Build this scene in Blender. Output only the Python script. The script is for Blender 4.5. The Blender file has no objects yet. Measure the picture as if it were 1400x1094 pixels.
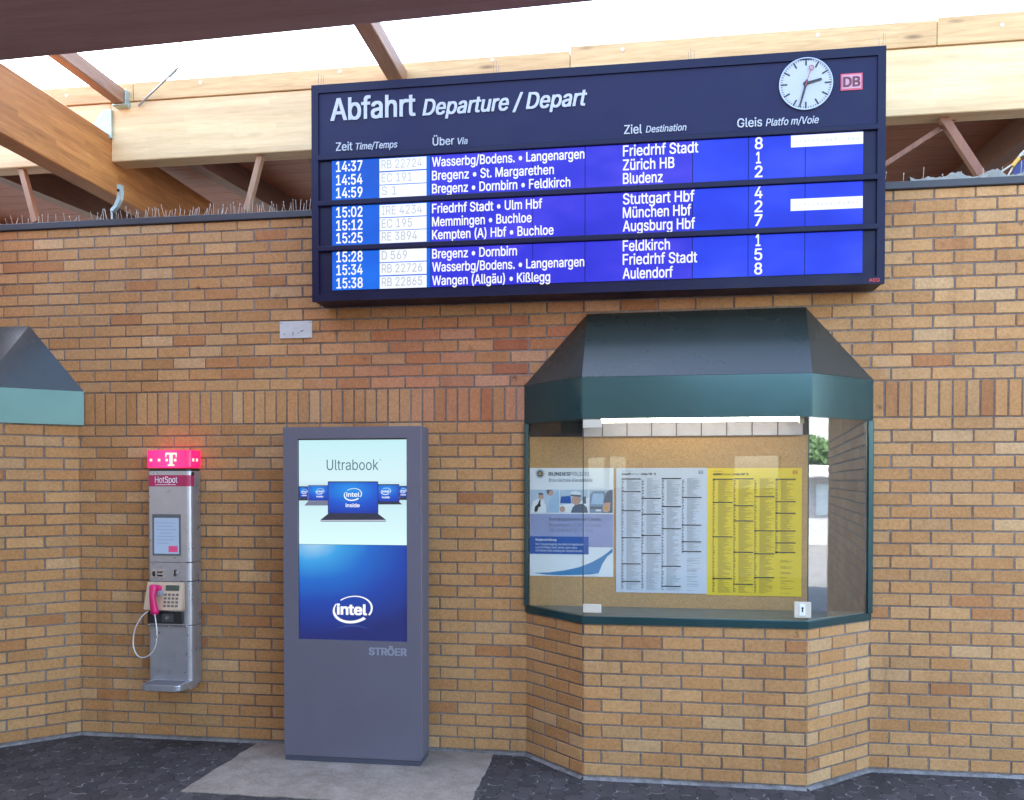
import bpy, bmesh, math, random
import numpy as np
from mathutils import Vector, Matrix, noise as mnoise, geometry as mgeo
random.seed(7)
R = math.radians
scene = bpy.context.scene
COL = scene.collection

# ---------------------------------------------------------------- camera
F, CX, CY, D, G = 1150.0, 700.0, 676.71, 5.7667, 1.903
YAW, PIT = 0.14222, -0.01654
cd = bpy.data.cameras.new('camera'); cam = bpy.data.objects.new('camera', cd); COL.objects.link(cam)
cam.location = (0, -D, G); cam.rotation_euler = (math.pi/2 + PIT, 0, YAW)
cd.sensor_fit = 'HORIZONTAL'; cd.sensor_width = 36; cd.lens = 36*F/1400
cd.shift_y = (CY - 547)/1400; cd.clip_start = .05; cd.clip_end = 2000
scene.camera = cam
# ---------------------------------------------------------------- sky, sun, exposure
EXPO = 3.4
SUN_EL, SUN_AZ = 50.0, -50.0          # azimuth from +Y (behind the wall), positive towards +X
w = bpy.data.worlds.new('World'); scene.world = w; w.use_nodes = True
nt = w.node_tree; bg = nt.nodes['Background']
sky = nt.nodes.new('ShaderNodeTexSky'); sky.sky_type = 'NISHITA'; sky.sun_disc = False
sky.sun_elevation = R(SUN_EL); sky.sun_rotation = R(SUN_AZ); sky.dust_density = 2.0
nt.links.new(sky.outputs[0], bg.inputs[0]); bg.inputs[1].default_value = 0.13
sd = bpy.data.lights.new('sun', 'SUN'); sd.energy = 3.2; sd.angle = R(.5); sd.color = (1, .95, .87)
so = bpy.data.objects.new('sun', sd); COL.objects.link(so)
sv = Vector((math.sin(R(SUN_AZ))*math.cos(R(SUN_EL)), math.cos(R(SUN_AZ))*math.cos(R(SUN_EL)), math.sin(R(SUN_EL))))
so.rotation_euler = sv.to_track_quat('Z', 'Y').to_euler(); so.location = (0, 0, 20)
vs = scene.view_settings
vs.view_transform = 'Standard'; vs.look = 'None'; vs.gamma = 1; vs.exposure = EXPO
try: scene.cycles.use_denoising = True; scene.cycles.max_bounces = 10; scene.cycles.transparent_max_bounces = 16
except Exception: pass
KE = 2.0**-EXPO

# ---------------------------------------------------------------- measuring helpers (photo pixel -> point on a real plane)
def _ray(px, py):
    u = (px-CX)/F; y2 = -(py-CY)/F
    d = math.cos(PIT) - y2*math.sin(PIT); z = math.sin(PIT) + y2*math.cos(PIT)
    return u*math.cos(YAW) - d*math.sin(YAW), u*math.sin(YAW) + d*math.cos(YAW), z
def at(px, py, Y):
    a, b, c = _ray(px, py); t = (Y+D)/b
    return a*t, c*t+G
def atz(px, py, Z):
    a, b, c = _ray(px, py); t = (Z-G)/c
    return a*t, b*t-D
def scale_at(px, py, Y):            # metres per photo pixel, vertically
    return (at(px, py, Y)[1]-at(px, py+10, Y)[1])/10

# ---------------------------------------------------------------- colours and materials
def lin(r, g, b):
    def f(c):
        c /= 255.0
        return c/12.92 if c <= .04045 else ((c+.055)/1.055)**2.4
    return (f(r), f(g), f(b), 1)
MATS = {}
def new_mat(name):
    m = bpy.data.materials.new(name); m.use_nodes = True
    n = m.node_tree.nodes; l = m.node_tree.links
    return m, n, l, n['Principled BSDF']
def N(n, t, **kw):
    x = n.new(t)
    for k, v in kw.items(): setattr(x, k, v)
    return x
def ramp(n, l, fac, stops):
    r = n.new('ShaderNodeValToRGB'); e = r.color_ramp.elements
    while len(e) < len(stops): e.new(.5)
    for i, (p, c) in enumerate(stops):
        e[i].position = p; e[i].color = c if len(c) == 4 else (*c, 1)
    l.new(fac, r.inputs[0]); return r
def mixc(n, l, fac, a, b, mode='MIX'):
    x = n.new('ShaderNodeMix'); x.data_type = 'RGBA'; x.blend_type = mode
    for i, v in ((0, fac), (6, a), (7, b)):
        if isinstance(v, (int, float)): x.inputs[i].default_value = v
        elif isinstance(v, tuple): x.inputs[i].default_value = v if len(v) == 4 else (*v, 1)
        else: l.new(v, x.inputs[i])
    return x.outputs[2]
def coords(n, l, sc=(1, 1, 1)):
    tc = n.new('ShaderNodeTexCoord'); mp = n.new('ShaderNodeMapping'); mp.inputs['Scale'].default_value = sc
    l.new(tc.outputs['Object'], mp.inputs[0]); return mp.outputs[0]
def noise(n, l, vec, scale, detail=4, rough=.55, dist=0):
    x = n.new('ShaderNodeTexNoise'); x.inputs['Scale'].default_value = scale
    x.inputs['Detail'].default_value = detail; x.inputs['Roughness'].default_value = rough
    x.inputs['Distortion'].default_value = dist
    l.new(vec, x.inputs['Vector']); return x.outputs['Fac']
def bump(n, l, h, p, strength=.3, dist=.004):
    b = n.new('ShaderNodeBump'); b.inputs['Strength'].default_value = strength; b.inputs['Distance'].default_value = dist
    l.new(h, b.inputs['Height']); l.new(b.outputs[0], p.inputs['Normal'])

def paint(name, col, rough=.45, metal=0, var=.12, scale=8, bmp=.05, spec=.5, coat=0, fine=120):
    if name in MATS: return MATS[name]
    m, n, l, p = new_mat(name)
    v = coords(n, l); f = noise(n, l, v, scale, 5); g = noise(n, l, v, fine, 2)
    c = mixc(n, l, f, tuple(x*(1-var*1.6) for x in col[:3]), tuple(min(1, x*(1+var*1.6)) for x in col[:3]))
    l.new(c, p.inputs['Base Color'])
    rr = ramp(n, l, f, [(.3, (rough*.85,)*3), (.7, (min(1, rough*1.2),)*3)])
    l.new(rr.outputs[0], p.inputs['Roughness'])
    p.inputs['Metallic'].default_value = metal; p.inputs['Specular IOR Level'].default_value = spec
    p.inputs['Coat Weight'].default_value = coat; p.inputs['Coat Roughness'].default_value = .12
    if bmp: bump(n, l, g, p, bmp, .002)
    MATS[name] = m; return m
def emit(name, col, k=1.0, base=(.02, .02, .02)):
    if name in MATS: return MATS[name]
    m, n, l, p = new_mat(name)
    p.inputs['Base Color'].default_value = (*base, 1); p.inputs['Roughness'].default_value = .25
    p.inputs['Emission Color'].default_value = col; p.inputs['Emission Strength'].default_value = k*KE
    v = coords(n, l); f = noise(n, l, v, 6, 2)
    c = mixc(n, l, f, tuple(x*.92 for x in col[:3]), tuple(x*1.08 for x in col[:3])); l.new(c, p.inputs['Emission Color'])
    MATS[name] = m; return m
def wood(name, dark, light, axis='X', rough=.6, lam=0.0, knots=.5, lamc=1.0):
    if name in MATS: return MATS[name]
    m, n, l, p = new_mat(name)
    st = {'X': (1.2, 16, 16), 'Y': (16, 1.2, 16), 'Z': (16, 16, 1.2)}[axis]
    v = coords(n, l, st); v1 = coords(n, l)
    g = noise(n, l, v, 3.2, 8, .62, .6); big = noise(n, l, v, .55, 2)
    fibre = noise(n, l, coords(n, l, tuple(s*4 for s in st)), 4, 3)
    c = ramp(n, l, g, [(.28, dark), (.5, tuple((a+b)/2 for a, b in zip(dark, light))), (.72, light)]).outputs[0]
    c = mixc(n, l, ramp(n, l, big, [(.35, (0, 0, 0)), (.7, (1, 1, 1))]).outputs[0], c, mixc(n, l, 1.0, c, (.8, .72, .66), 'MULTIPLY'))
    c = mixc(n, l, .25, c, mixc(n, l, fibre, tuple(x*.6 for x in dark[:3]), light))
    vo = n.new('ShaderNodeTexVoronoi'); vo.inputs['Scale'].default_value = 3.8
    ks = {'X': (.55, 2.2, 2.2), 'Y': (2.2, .55, 2.2), 'Z': (2.2, 2.2, .55)}[axis]
    l.new(coords(n, l, ks), vo.inputs['Vector'])
    k = ramp(n, l, vo.outputs['Distance'], [(.05, (1, 1, 1)), (.17, (0, 0, 0))]).outputs[0]
    km = N(n, 'ShaderNodeMath', operation='MULTIPLY'); l.new(k, km.inputs[0]); km.inputs[1].default_value = knots
    c = mixc(n, l, km.outputs[0], c, tuple(x*.35 for x in dark[:3]))
    if lam:                                              # glued laminations: per-layer tone and thin glue lines
        sx = N(n, 'ShaderNodeSeparateXYZ'); l.new(v1, sx.inputs[0])
        q = N(n, 'ShaderNodeMath', operation='DIVIDE'); l.new(sx.outputs[2], q.inputs[0]); q.inputs[1].default_value = lam
        fl = N(n, 'ShaderNodeMath', operation='FLOOR'); l.new(q.outputs[0], fl.inputs[0])
        al = {'X': 0, 'Y': 1, 'Z': 1}[axis]
        d2 = N(n, 'ShaderNodeMath', operation='MULTIPLY_ADD'); l.new(fl.outputs[0], d2.inputs[0]); d2.inputs[1].default_value = .37; 
        l.new(sx.outputs[al], d2.inputs[2])
        d3 = N(n, 'ShaderNodeMath', operation='MULTIPLY'); l.new(d2.outputs[0], d3.inputs[0]); d3.inputs[1].default_value = 1.4
        d4 = N(n, 'ShaderNodeMath', operation='FLOOR'); l.new(d3.outputs[0], d4.inputs[0])
        cb = N(n, 'ShaderNodeCombineXYZ'); l.new(d4.outputs[0], cb.inputs[0]); l.new(fl.outputs[0], cb.inputs[1])
        wn = N(n, 'ShaderNodeTexWhiteNoise'); l.new(cb.outputs[0], wn.inputs[0])
        c = mixc(n, l, 1.0, c, ramp(n, l, wn.outputs[0], [(0, tuple(1-(1-q)*lamc for q in (.74, .68, .62))), (1, (1.06, 1.04, 1.02))]).outputs[0], 'MULTIPLY')
    l.new(c, p.inputs['Base Color']); p.inputs['Roughness'].default_value = rough
    bump(n, l, g, p, .15, .003); MATS[name] = m; return m

def brick_mat():
    m, n, l, p = new_mat('brick_face')
    a = N(n, 'ShaderNodeAttribute', attribute_name='tint'); v = coords(n, l)
    f = noise(n, l, v, 55, 4, .7); sp = noise(n, l, v, 260, 2, .5); st = noise(n, l, v, 1.1, 6, .65)
    c = mixc(n, l, .55, a.outputs['Color'], mixc(n, l, 1.0, a.outputs['Color'], ramp(n, l, f, [(.25, (.55, .48, .42)), (.75, (1.35, 1.35, 1.35))]).outputs[0], 'MULTIPLY'))
    c = mixc(n, l, ramp(n, l, sp, [(.63, (0, 0, 0)), (.72, (.75, .75, .75))]).outputs[0], c, (.035, .022, .018))
    c = mixc(n, l, ramp(n, l, sp, [(.24, (.5, .5, .5)), (.30, (0, 0, 0))]).outputs[0], c, (.62, .50, .36))
    vo = N(n, 'ShaderNodeTexVoronoi'); vo.inputs['Scale'].default_value = 3.1; l.new(v, vo.inputs['Vector'])
    s1 = ramp(n, l, vo.outputs['Distance'], [(.0, (1, 1, 1)), (.1, (0, 0, 0))]).outputs[0]
    s2 = ramp(n, l, noise(n, l, v, 30, 3), [(.46, (0, 0, 0)), (.58, (.85, .85, .85))]).outputs[0]
    c = mixc(n, l, mixc(n, l, 1.0, s1, s2, 'MULTIPLY'), c, (.05, .03, .022))
    c = mixc(n, l, ramp(n, l, st, [(.45, (0, 0, 0)), (.75, (.45, .45, .45))]).outputs[0], c, mixc(n, l, 1.0, c, (.62, .55, .5), 'MULTIPLY'))
    run = noise(n, l, coords(n, l, (7, 7, .5)), 1.0, 5, .6); pt = noise(n, l, v, .8, 3)
    wr = N(n, 'ShaderNodeMath', operation='MULTIPLY'); l.new(ramp(n, l, run, [(.52, (0, 0, 0)), (.72, (.55, .55, .55))]).outputs[0], wr.inputs[0]); l.new(ramp(n, l, pt, [(.42, (0, 0, 0)), (.6, (1, 1, 1))]).outputs[0], wr.inputs[1])
    c = mixc(n, l, wr.outputs[0], c, mixc(n, l, 1.0, c, (.58, .52, .48), 'MULTIPLY'))                       # old water runs
    c = mixc(n, l, ramp(n, l, noise(n, l, v, 3.3, 6, .7, .5), [(.58, (0, 0, 0)), (.78, (.2, .2, .2))]).outputs[0], c, (.50, .40, .28))   # lime bloom
    l.new(c, p.inputs['Base Color']); p.inputs['Roughness'].default_value = .8; p.inputs['Specular IOR Level'].default_value = .3
    bump(n, l, f, p, .35, .003); return m
def mortar_mat():
    m, n, l, p = new_mat('mortar'); v = coords(n, l)
    f = noise(n, l, v, 40, 6, .7); b = noise(n, l, v, 1.6, 4)
    c = ramp(n, l, f, [(.3, (.125, .098, .082)), (.7, (.29, .245, .21))]).outputs[0]
    c = mixc(n, l, ramp(n, l, b, [(.4, (0, 0, 0)), (.65, (.8, .8, .8))]).outputs[0], c, mixc(n, l, 1.0, c, (.6, .55, .52), 'MULTIPLY'))
    l.new(c, p.inputs['Base Color']); p.inputs['Roughness'].default_value = .95; bump(n, l, f, p, .5, .004); return m
def concrete_mat(name, c0, c1, sc=6, stain=.5):
    m, n, l, p = new_mat(name); v = coords(n, l)
    f = noise(n, l, v, sc, 8, .62); g = noise(n, l, v, 90, 3); b = noise(n, l, v, 1.7, 5, .6, .4)
    c = ramp(n, l, f, [(.3, c0), (.7, c1)]).outputs[0]
    c = mixc(n, l, .4, c, mixc(n, l, 1.0, c, ramp(n, l, g, [(.3, (.5, .5, .5)), (.7, (1.4, 1.4, 1.4))]).outputs[0], 'MULTIPLY'))
    c = mixc(n, l, ramp(n, l, b, [(.5, (0, 0, 0)), (.72, (stain,)*3)]).outputs[0], c, mixc(n, l, 1.0, c, (.5, .46, .43), 'MULTIPLY'))
    l.new(c, p.inputs['Base Color']); p.inputs['Roughness'].default_value = .85; bump(n, l, g, p, .3, .004); return m
def paving_mat():
    m, n, l, p = new_mat('zigzag_paving')
    tc = N(n, 'ShaderNodeTexCoord'); sx = N(n, 'ShaderNodeSeparateXYZ'); l.new(tc.outputs['Object'], sx.inputs[0])
    def tri(src, period, amp):                      # zigzag offset
        a = N(n, 'ShaderNodeMath', operation='PINGPONG'); l.new(src, a.inputs[0]); a.inputs[1].default_value = period
        s = N(n, 'ShaderNodeMapRange'); l.new(a.outputs[0], s.inputs[0])
        s.inputs[1].default_value = .3*period; s.inputs[2].default_value = .7*period; s.inputs[3].default_value = -amp; s.inputs[4].default_value = amp
        return s.outputs[0]
    ax = N(n, 'ShaderNodeMath', operation='ADD'); l.new(sx.outputs[0], ax.inputs[0]); l.new(tri(sx.outputs[1], .05, .010), ax.inputs[1])
    ay = N(n, 'ShaderNodeMath', operation='ADD'); l.new(sx.outputs[1], ay.inputs[0]); l.new(tri(sx.outputs[0], .05, .007), ay.inputs[1])
    cb = N(n, 'ShaderNodeCombineXYZ'); l.new(ay.outputs[0], cb.inputs[0]); l.new(ax.outputs[0], cb.inputs[1])
    br = N(n, 'ShaderNodeTexBrick'); l.new(cb.outputs[0], br.inputs['Vector'])
    br.inputs['Scale'].default_value = 1; br.inputs['Brick Width'].default_value = .2; br.inputs['Row Height'].default_value = .10
    br.inputs['Mortar Size'].default_value = .005; br.inputs['Mortar Smooth'].default_value = .25; br.offset = .5
    br.inputs['Color1'].default_value = (.034, .030, .032, 1); br.inputs['Color2'].default_value = (.070, .060, .062, 1)
    br.inputs['Mortar'].default_value = (.014, .013, .013, 1)
    f = noise(n, l, tc.outputs['Object'], 5, 6, .6); g = noise(n, l, tc.outputs['Object'], 140, 3); h = noise(n, l, tc.outputs['Object'], 14, 3)
    c = mixc(n, l, 1.0, br.outputs['Color'], ramp(n, l, f, [(.25, (.6, .6, .6)), (.75, (1.35, 1.32, 1.3))]).outputs[0], 'MULTIPLY')
    c = mixc(n, l, .6, c, mixc(n, l, 1.0, c, ramp(n, l, g, [(.3, (.5, .5, .5)), (.7, (1.6, 1.6, 1.6))]).outputs[0], 'MULTIPLY'))
    wj = N(n, 'ShaderNodeMath', operation='MULTIPLY'); l.new(br.outputs['Fac'], wj.inputs[0]); l.new(ramp(n, l, h, [(.50, (.0, .0, .0)), (.64, (.9, .9, .9))]).outputs[0], wj.inputs[1])
    c = mixc(n, l, wj.outputs[0], c, (.28, .275, .27))          # pale sand left in some joints
    l.new(c, p.inputs['Base Color']); p.inputs['Roughness'].default_value = .75
    iv = N(n, 'ShaderNodeMath', operation='MULTIPLY_ADD'); l.new(br.outputs['Fac'], iv.inputs[0]); iv.inputs[1].default_value = -1; l.new(g, iv.inputs[2])
    bump(n, l, iv.outputs[0], p, .9, .008); return m
def glass_mat(nm='pane_glass', f0=.045):
    m, n, l, p = new_mat(nm)
    n.remove(p); out = n['Material Output']
    lw = N(n, 'ShaderNodeLayerWeight'); lw.inputs[0].default_value = .5
    pw = N(n, 'ShaderNodeMath', operation='POWER'); l.new(lw.outputs['Facing'], pw.inputs[0]); pw.inputs[1].default_value = 5
    ma = N(n, 'ShaderNodeMath', operation='MULTIPLY_ADD'); l.new(pw.outputs[0], ma.inputs[0]); ma.inputs[1].default_value = .95-f0; ma.inputs[2].default_value = f0
    t = N(n, 'ShaderNodeBsdfTransparent'); t.inputs[0].default_value = (.93, .955, .94, 1)
    g = N(n, 'ShaderNodeBsdfGlossy'); g.inputs['Roughness'].default_value = .015
    vv = coords(n, l); bp = N(n, 'ShaderNodeBump'); bp.inputs['Strength'].default_value = .04; bp.inputs['Distance'].default_value = .01
    l.new(noise(n, l, vv, 3, 1), bp.inputs['Height']); l.new(bp.outputs[0], g.inputs['Normal'])
    mx = N(n, 'ShaderNodeMixShader'); l.new(ma.outputs[0], mx.inputs[0]); l.new(t.outputs[0], mx.inputs[1]); l.new(g.outputs[0], mx.inputs[2])
    l.new(mx.outputs[0], out.inputs[0]); return m

M_BRICK, M_MORTAR, M_GLASS, M_PAVE = brick_mat(), mortar_mat(), glass_mat(), paving_mat()
M_GLASSR = glass_mat('reflective_side_glass', .17)
M_SLAB = concrete_mat('slab_concrete', (.225, .18, .14), (.35, .295, .24), 6, .6)
M_SKIRT = concrete_mat('skirt_concrete', (.11, .105, .10), (.28, .265, .255), 14, .8)
W_PALE = wood('pale_glulam', (.68, .46, .22), (.84, .64, .36), 'X', lam=.045, knots=.22, lamc=.3)
W_BOARD = wood('pine_board', (.50, .28, .10), (.74, .50, .24), 'X', knots=.85)
W_ORANGE = wood('orange_glulam', (.38, .125, .024), (.64, .285, .075), 'Y', lam=.042, knots=.3)
W_STRUT = wood('strut_wood', (.26, .12, .06), (.46, .26, .15), 'Y', knots=.3)
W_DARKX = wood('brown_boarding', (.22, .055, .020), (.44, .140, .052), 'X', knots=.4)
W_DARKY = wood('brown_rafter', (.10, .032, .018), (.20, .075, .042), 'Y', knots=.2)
W_NEAR = wood('stained_roof_timber', (.28, .155, .155), (.36, .215, .215), 'X', knots=.1)
M_GALV = paint('galvanised_steel', (.42, .52, .49), .45, .55, .2, 20)
M_COPING = paint('dark_sheet_metal', (.045, .042, .045), .55, .2, .2, 6)
M_GREEN = paint('green_gloss_paint', (.021, .070, .074), .2, .52, .10, 3, .05, .5, .3, fine=3.5)
M_GREENROOF = paint('green_gloss_roof', (.030, .036, .031), .28, 0, .12, 2, .0, .45, .1)
M_NAVY = paint('navy_sign_enamel', (.0085, .0085, .040), .5, 0, .12, 5, .04, .22)
M_NAVYF = paint('navy_frame_enamel', (.0055, .0055, .028), .45, 0, .12, 5, .03, .22)
M_DARK = paint('black_plastic', (.012, .012, .014), .4)
M_SIGNWHITE = paint('aged_white_lettering', (.38, .39, .42), .5, 0, .1, 30)
M_KIOSK = paint('slate_blue_powder_coat', (.130, .122, .155), .5, .15, .05, 4, .08, .5)
M_KIOSKD = paint('slate_blue_plinth', (.065, .068, .095), .55, .1, .1, 9)
M_SILVER = paint('brushed_silver_metal', (.42, .42, .44), .30, .68, .10, 12, 0)
M_CHROME = paint('polished_chrome', (.62, .62, .64), .18, 1, .06, 20, .0)
M_BEIGE = paint('warm_metal_keypad_plate', (.60, .46, .33), .38, .35, .1, 15)
M_MAGENTA = paint('magenta_plastic', (.62, .012, .13), .3, 0, .08, 10, .02)
M_MAGDARK = paint('magenta_label_film', (.42, .012, .085), .35)
M_WHITE = paint('white_paper_print', (.78, .78, .80), .5, 0, .03, 8)
M_PLATE = paint('grey_cover_plate', (.50, .49, .47), .5, .0, .1, 20)
M_GREYP = paint('timetable_paper_white', (.60, .62, .70), .55, 0, .04, 5)
M_YELLOW = paint('timetable_paper_yellow', (.86, .58, .02), .5, 0, .05, 5)
M_INK = paint('black_ink', (.02, .02, .022), .6, 0, .05)
M_GREYINK = paint('grey_ink', (.30, .31, .34), .6, 0, .1, 90)
M_OLIVEINK = paint('olive_ink', (.30, .22, .03), .6, 0, .1, 90)
M_BLUEINK = paint('deep_blue_print', (.012, .085, .36), .5)
M_LAV = paint('lavender_print', (.30, .32, .52), .5)
M_SWOOSH = paint('mid_blue_print', (.05, .22, .45), .5)
M_SKIN = paint('printed_skin_tone', (.55, .32, .24), .5)
M_LTBLUE = paint('printed_light_blue', (.36, .50, .66), .5)
M_SLATE = paint('printed_slate_grey', (.10, .12, .17), .5)
M_ORANGEP = paint('printed_amber', (.62, .36, .04), .5)
M_REDP = paint('red_print', (.60, .02, .02), .45)
M_PINK = paint('pale_pink_enamel', (.45, .22, .27), .4)
M_MAROON = paint('dark_maroon_lettering', (.10, .01, .02), .4)
M_IVORY = paint('ivory_plastic', (.58, .52, .42), .4)
M_DIALW = paint('clock_dial_white', (.36, .37, .38), .35, 0, .03)
M_CORK = None
def cork_mat():
    m, n, l, p = new_mat('cork_board'); v = coords(n, l)
    f = noise(n, l, v, 110, 4, .7); b = noise(n, l, v, 2.2, 3)
    c = ramp(n, l, f, [(.3, (.42, .215, .085)), (.7, (.66, .39, .17))]).outputs[0]
    c = mixc(n, l, ramp(n, l, b, [(.4, (0, 0, 0)), (.7, (.4, .4, .4))]).outputs[0], c, (.38, .24, .14))
    l.new(c, p.inputs['Base Color']); p.inputs['Roughness'].default_value = .9; bump(n, l, f, p, .25, .002); return m
M_CORK = cork_mat()
M_OLIVE = paint('olive_grey_sill', (.20, .19, .15), .5)
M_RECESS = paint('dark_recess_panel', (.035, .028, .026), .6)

# ---------------------------------------------------------------- object helpers
ORG = {}
def thing(name, label, cat, loc=(0, 0, 0), group=None):
    o = bpy.data.objects.new(name, None); COL.objects.link(o); o.location = loc; o.empty_display_size = .1
    o['label'] = label; o['category'] = cat
    if group: o['group'] = group
    ORG[o.name] = Vector(loc); return o
def link_mesh(name, me, parent=None, loc=None):
    o = bpy.data.objects.new(name, me); COL.objects.link(o)
    if parent is not None:
        org = ORG[parent.name]; o.parent = parent
    else:
        org = Vector(loc or (0, 0, 0)); o.location = org
    me.transform(Matrix.Translation(-org)); ORG[o.name] = org
    return o
def obj(name, bm, mat, parent=None, loc=None, smooth=False):
    me = bpy.data.meshes.new(name)
    bmesh.ops.recalc_face_normals(bm, faces=bm.faces[:])
    bm.to_mesh(me); bm.free()
    for mm in (mat if isinstance(mat, (list, tuple)) else [mat]): me.materials.append(mm)
    if smooth:
        for p in me.polygons: p.use_smooth = True
    return link_mesh(name, me, parent, loc)
def tag(o, label, cat, group=None):
    o['label'] = label; o['category'] = cat
    if group: o['group'] = group
    return o
def BM(): return bmesh.new()
def box(bm, x0, x1, y0, y1, z0, z1, bev=0, seg=1):
    r = bmesh.ops.create_cube(bm, size=1)
    for v in r['verts']:
        v.co = Vector(((x0+x1)/2+v.co.x*(x1-x0), (y0+y1)/2+v.co.y*(y1-y0), (z0+z1)/2+v.co.z*(z1-z0)))
    if bev:
        es = set(e for v in r['verts'] for e in v.link_edges)
        bmesh.ops.bevel(bm, geom=list(es), offset=bev, segments=seg, affect='EDGES', profile=.6)
    return bm
def prism(bm, pts, z0, z1, bev=0, mi=0):            # plan outline -> upright solid
    lo = [bm.verts.new((x, y, z0)) for x, y in pts]; hi = [bm.verts.new((x, y, z1)) for x, y in pts]
    fs = [bm.faces.new(lo[::-1]), bm.faces.new(hi)]
    n = len(pts)
    for i in range(n): fs.append(bm.faces.new((lo[i], lo[(i+1) % n], hi[(i+1) % n], hi[i])))
    if bev:
        es = [e for e in set(sum([list(f.edges) for f in fs[:2]], []))]
        bmesh.ops.bevel(bm, geom=es, offset=bev, segments=2, affect='EDGES', profile=.6)
    return bm
def rrect(x0, x1, y0, y1, r, seg=5):
    rr = r if isinstance(r, (list, tuple)) else [r]*4      # corners: x0y0, x1y0, x1y1, x0y1
    P = []
    for (cx, cy, a0, q) in ((x0, y0, 180, rr[0]), (x1, y0, 270, rr[1]), (x1, y1, 0, rr[2]), (x0, y1, 90, rr[3])):
        if q <= 0: P.append((cx, cy)); continue
        ox = cx+q if cx == x0 else cx-q; oy = cy+q if cy == y0 else cy-q
        for i in range(seg+1):
            a = R(a0+90*i/seg); P.append((ox+q*math.cos(a), oy+q*math.sin(a)))
    return P
def plate(bm, pts, Y, th=.002):                      # outline in (x, z) facing -Y, given thickness
    a = [bm.verts.new((x, Y, z)) for x, z in pts]; b = [bm.verts.new((x, Y+th, z)) for x, z in pts]
    bm.faces.new(a); bm.faces.new(b[::-1]); n = len(pts)
    for i in range(n): bm.faces.new((a[i], b[i], b[(i+1) % n], a[(i+1) % n]))
    return bm
def quad(bm, x0, x1, z0, z1, Y, th=.001): return plate(bm, [(x0, z0), (x1, z0), (x1, z1), (x0, z1)], Y, th)
def pq(bm, p0, p1, Yp, Y=None, th=.001):             # rectangle from two photo corners measured on plane Yp, laid at Y
    (x0, z1), (x1, z0) = at(*p0, Yp), at(*p1, Yp); return quad(bm, x0, x1, z0, z1, Yp if Y is None else Y, th)
def tube(bm, pts, r, seg=8, caps=True):
    pts = [Vector(p) for p in pts]; rings = []
    for i, p in enumerate(pts):
        t = (pts[min(i+1, len(pts)-1)]-pts[max(i-1, 0)]).normalized()
        a = t.cross(Vector((0, 0, 1)));
        if a.length < .05: a = t.cross(Vector((1, 0, 0)))
        a.normalize(); b = t.cross(a); ri = r[i] if isinstance(r, (list, tuple)) else r
        rings.append([bm.verts.new(p+ri*(math.cos(2*math.pi*k/seg)*a+math.sin(2*math.pi*k/seg)*b)) for k in range(seg)])
    for A, B in zip(rings, rings[1:]):
        for k in range(seg): bm.faces.new((A[k], A[(k+1) % seg], B[(k+1) % seg], B[k]))
    if caps: bm.faces.new(rings[0][::-1]); bm.faces.new(rings[-1])
    return bm
def disc(bm, cx, cz, r, Y, th, seg=48, r2=None):
    return plate(bm, [(cx+r*math.cos(2*math.pi*i/seg), cz+(r2 or r)*math.sin(2*math.pi*i/seg)) for i in range(seg)], Y, th)
def ring(bm, cx, cz, r0, r1, Y, th, seg=48):
    A = []
    for rr in (r0, r1):
        for y in (Y, Y+th): A.append([bm.verts.new((cx+rr*math.cos(2*math.pi*i/seg), y, cz+rr*math.sin(2*math.pi*i/seg))) for i in range(seg)])
    for a, b in ((0, 2), (2, 3), (3, 1), (1, 0)):
        for i in range(seg): bm.faces.new((A[a][i], A[a][(i+1) % seg], A[b][(i+1) % seg], A[b][i]))
    return bm
def bar2(bm, x0, z0, x1, z1, w0, w1, Y, th=.002):    # tapered flat bar between two points on a plane facing -Y
    d = Vector((x1-x0, z1-z0)).normalized(); nx, nz = -d.y, d.x
    return plate(bm, [(x0+nx*w0/2, z0+nz*w0/2), (x0-nx*w0/2, z0-nz*w0/2), (x1-nx*w1/2, z1-nz*w1/2), (x1+nx*w1/2, z1+nz*w1/2)], Y, th)

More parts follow.
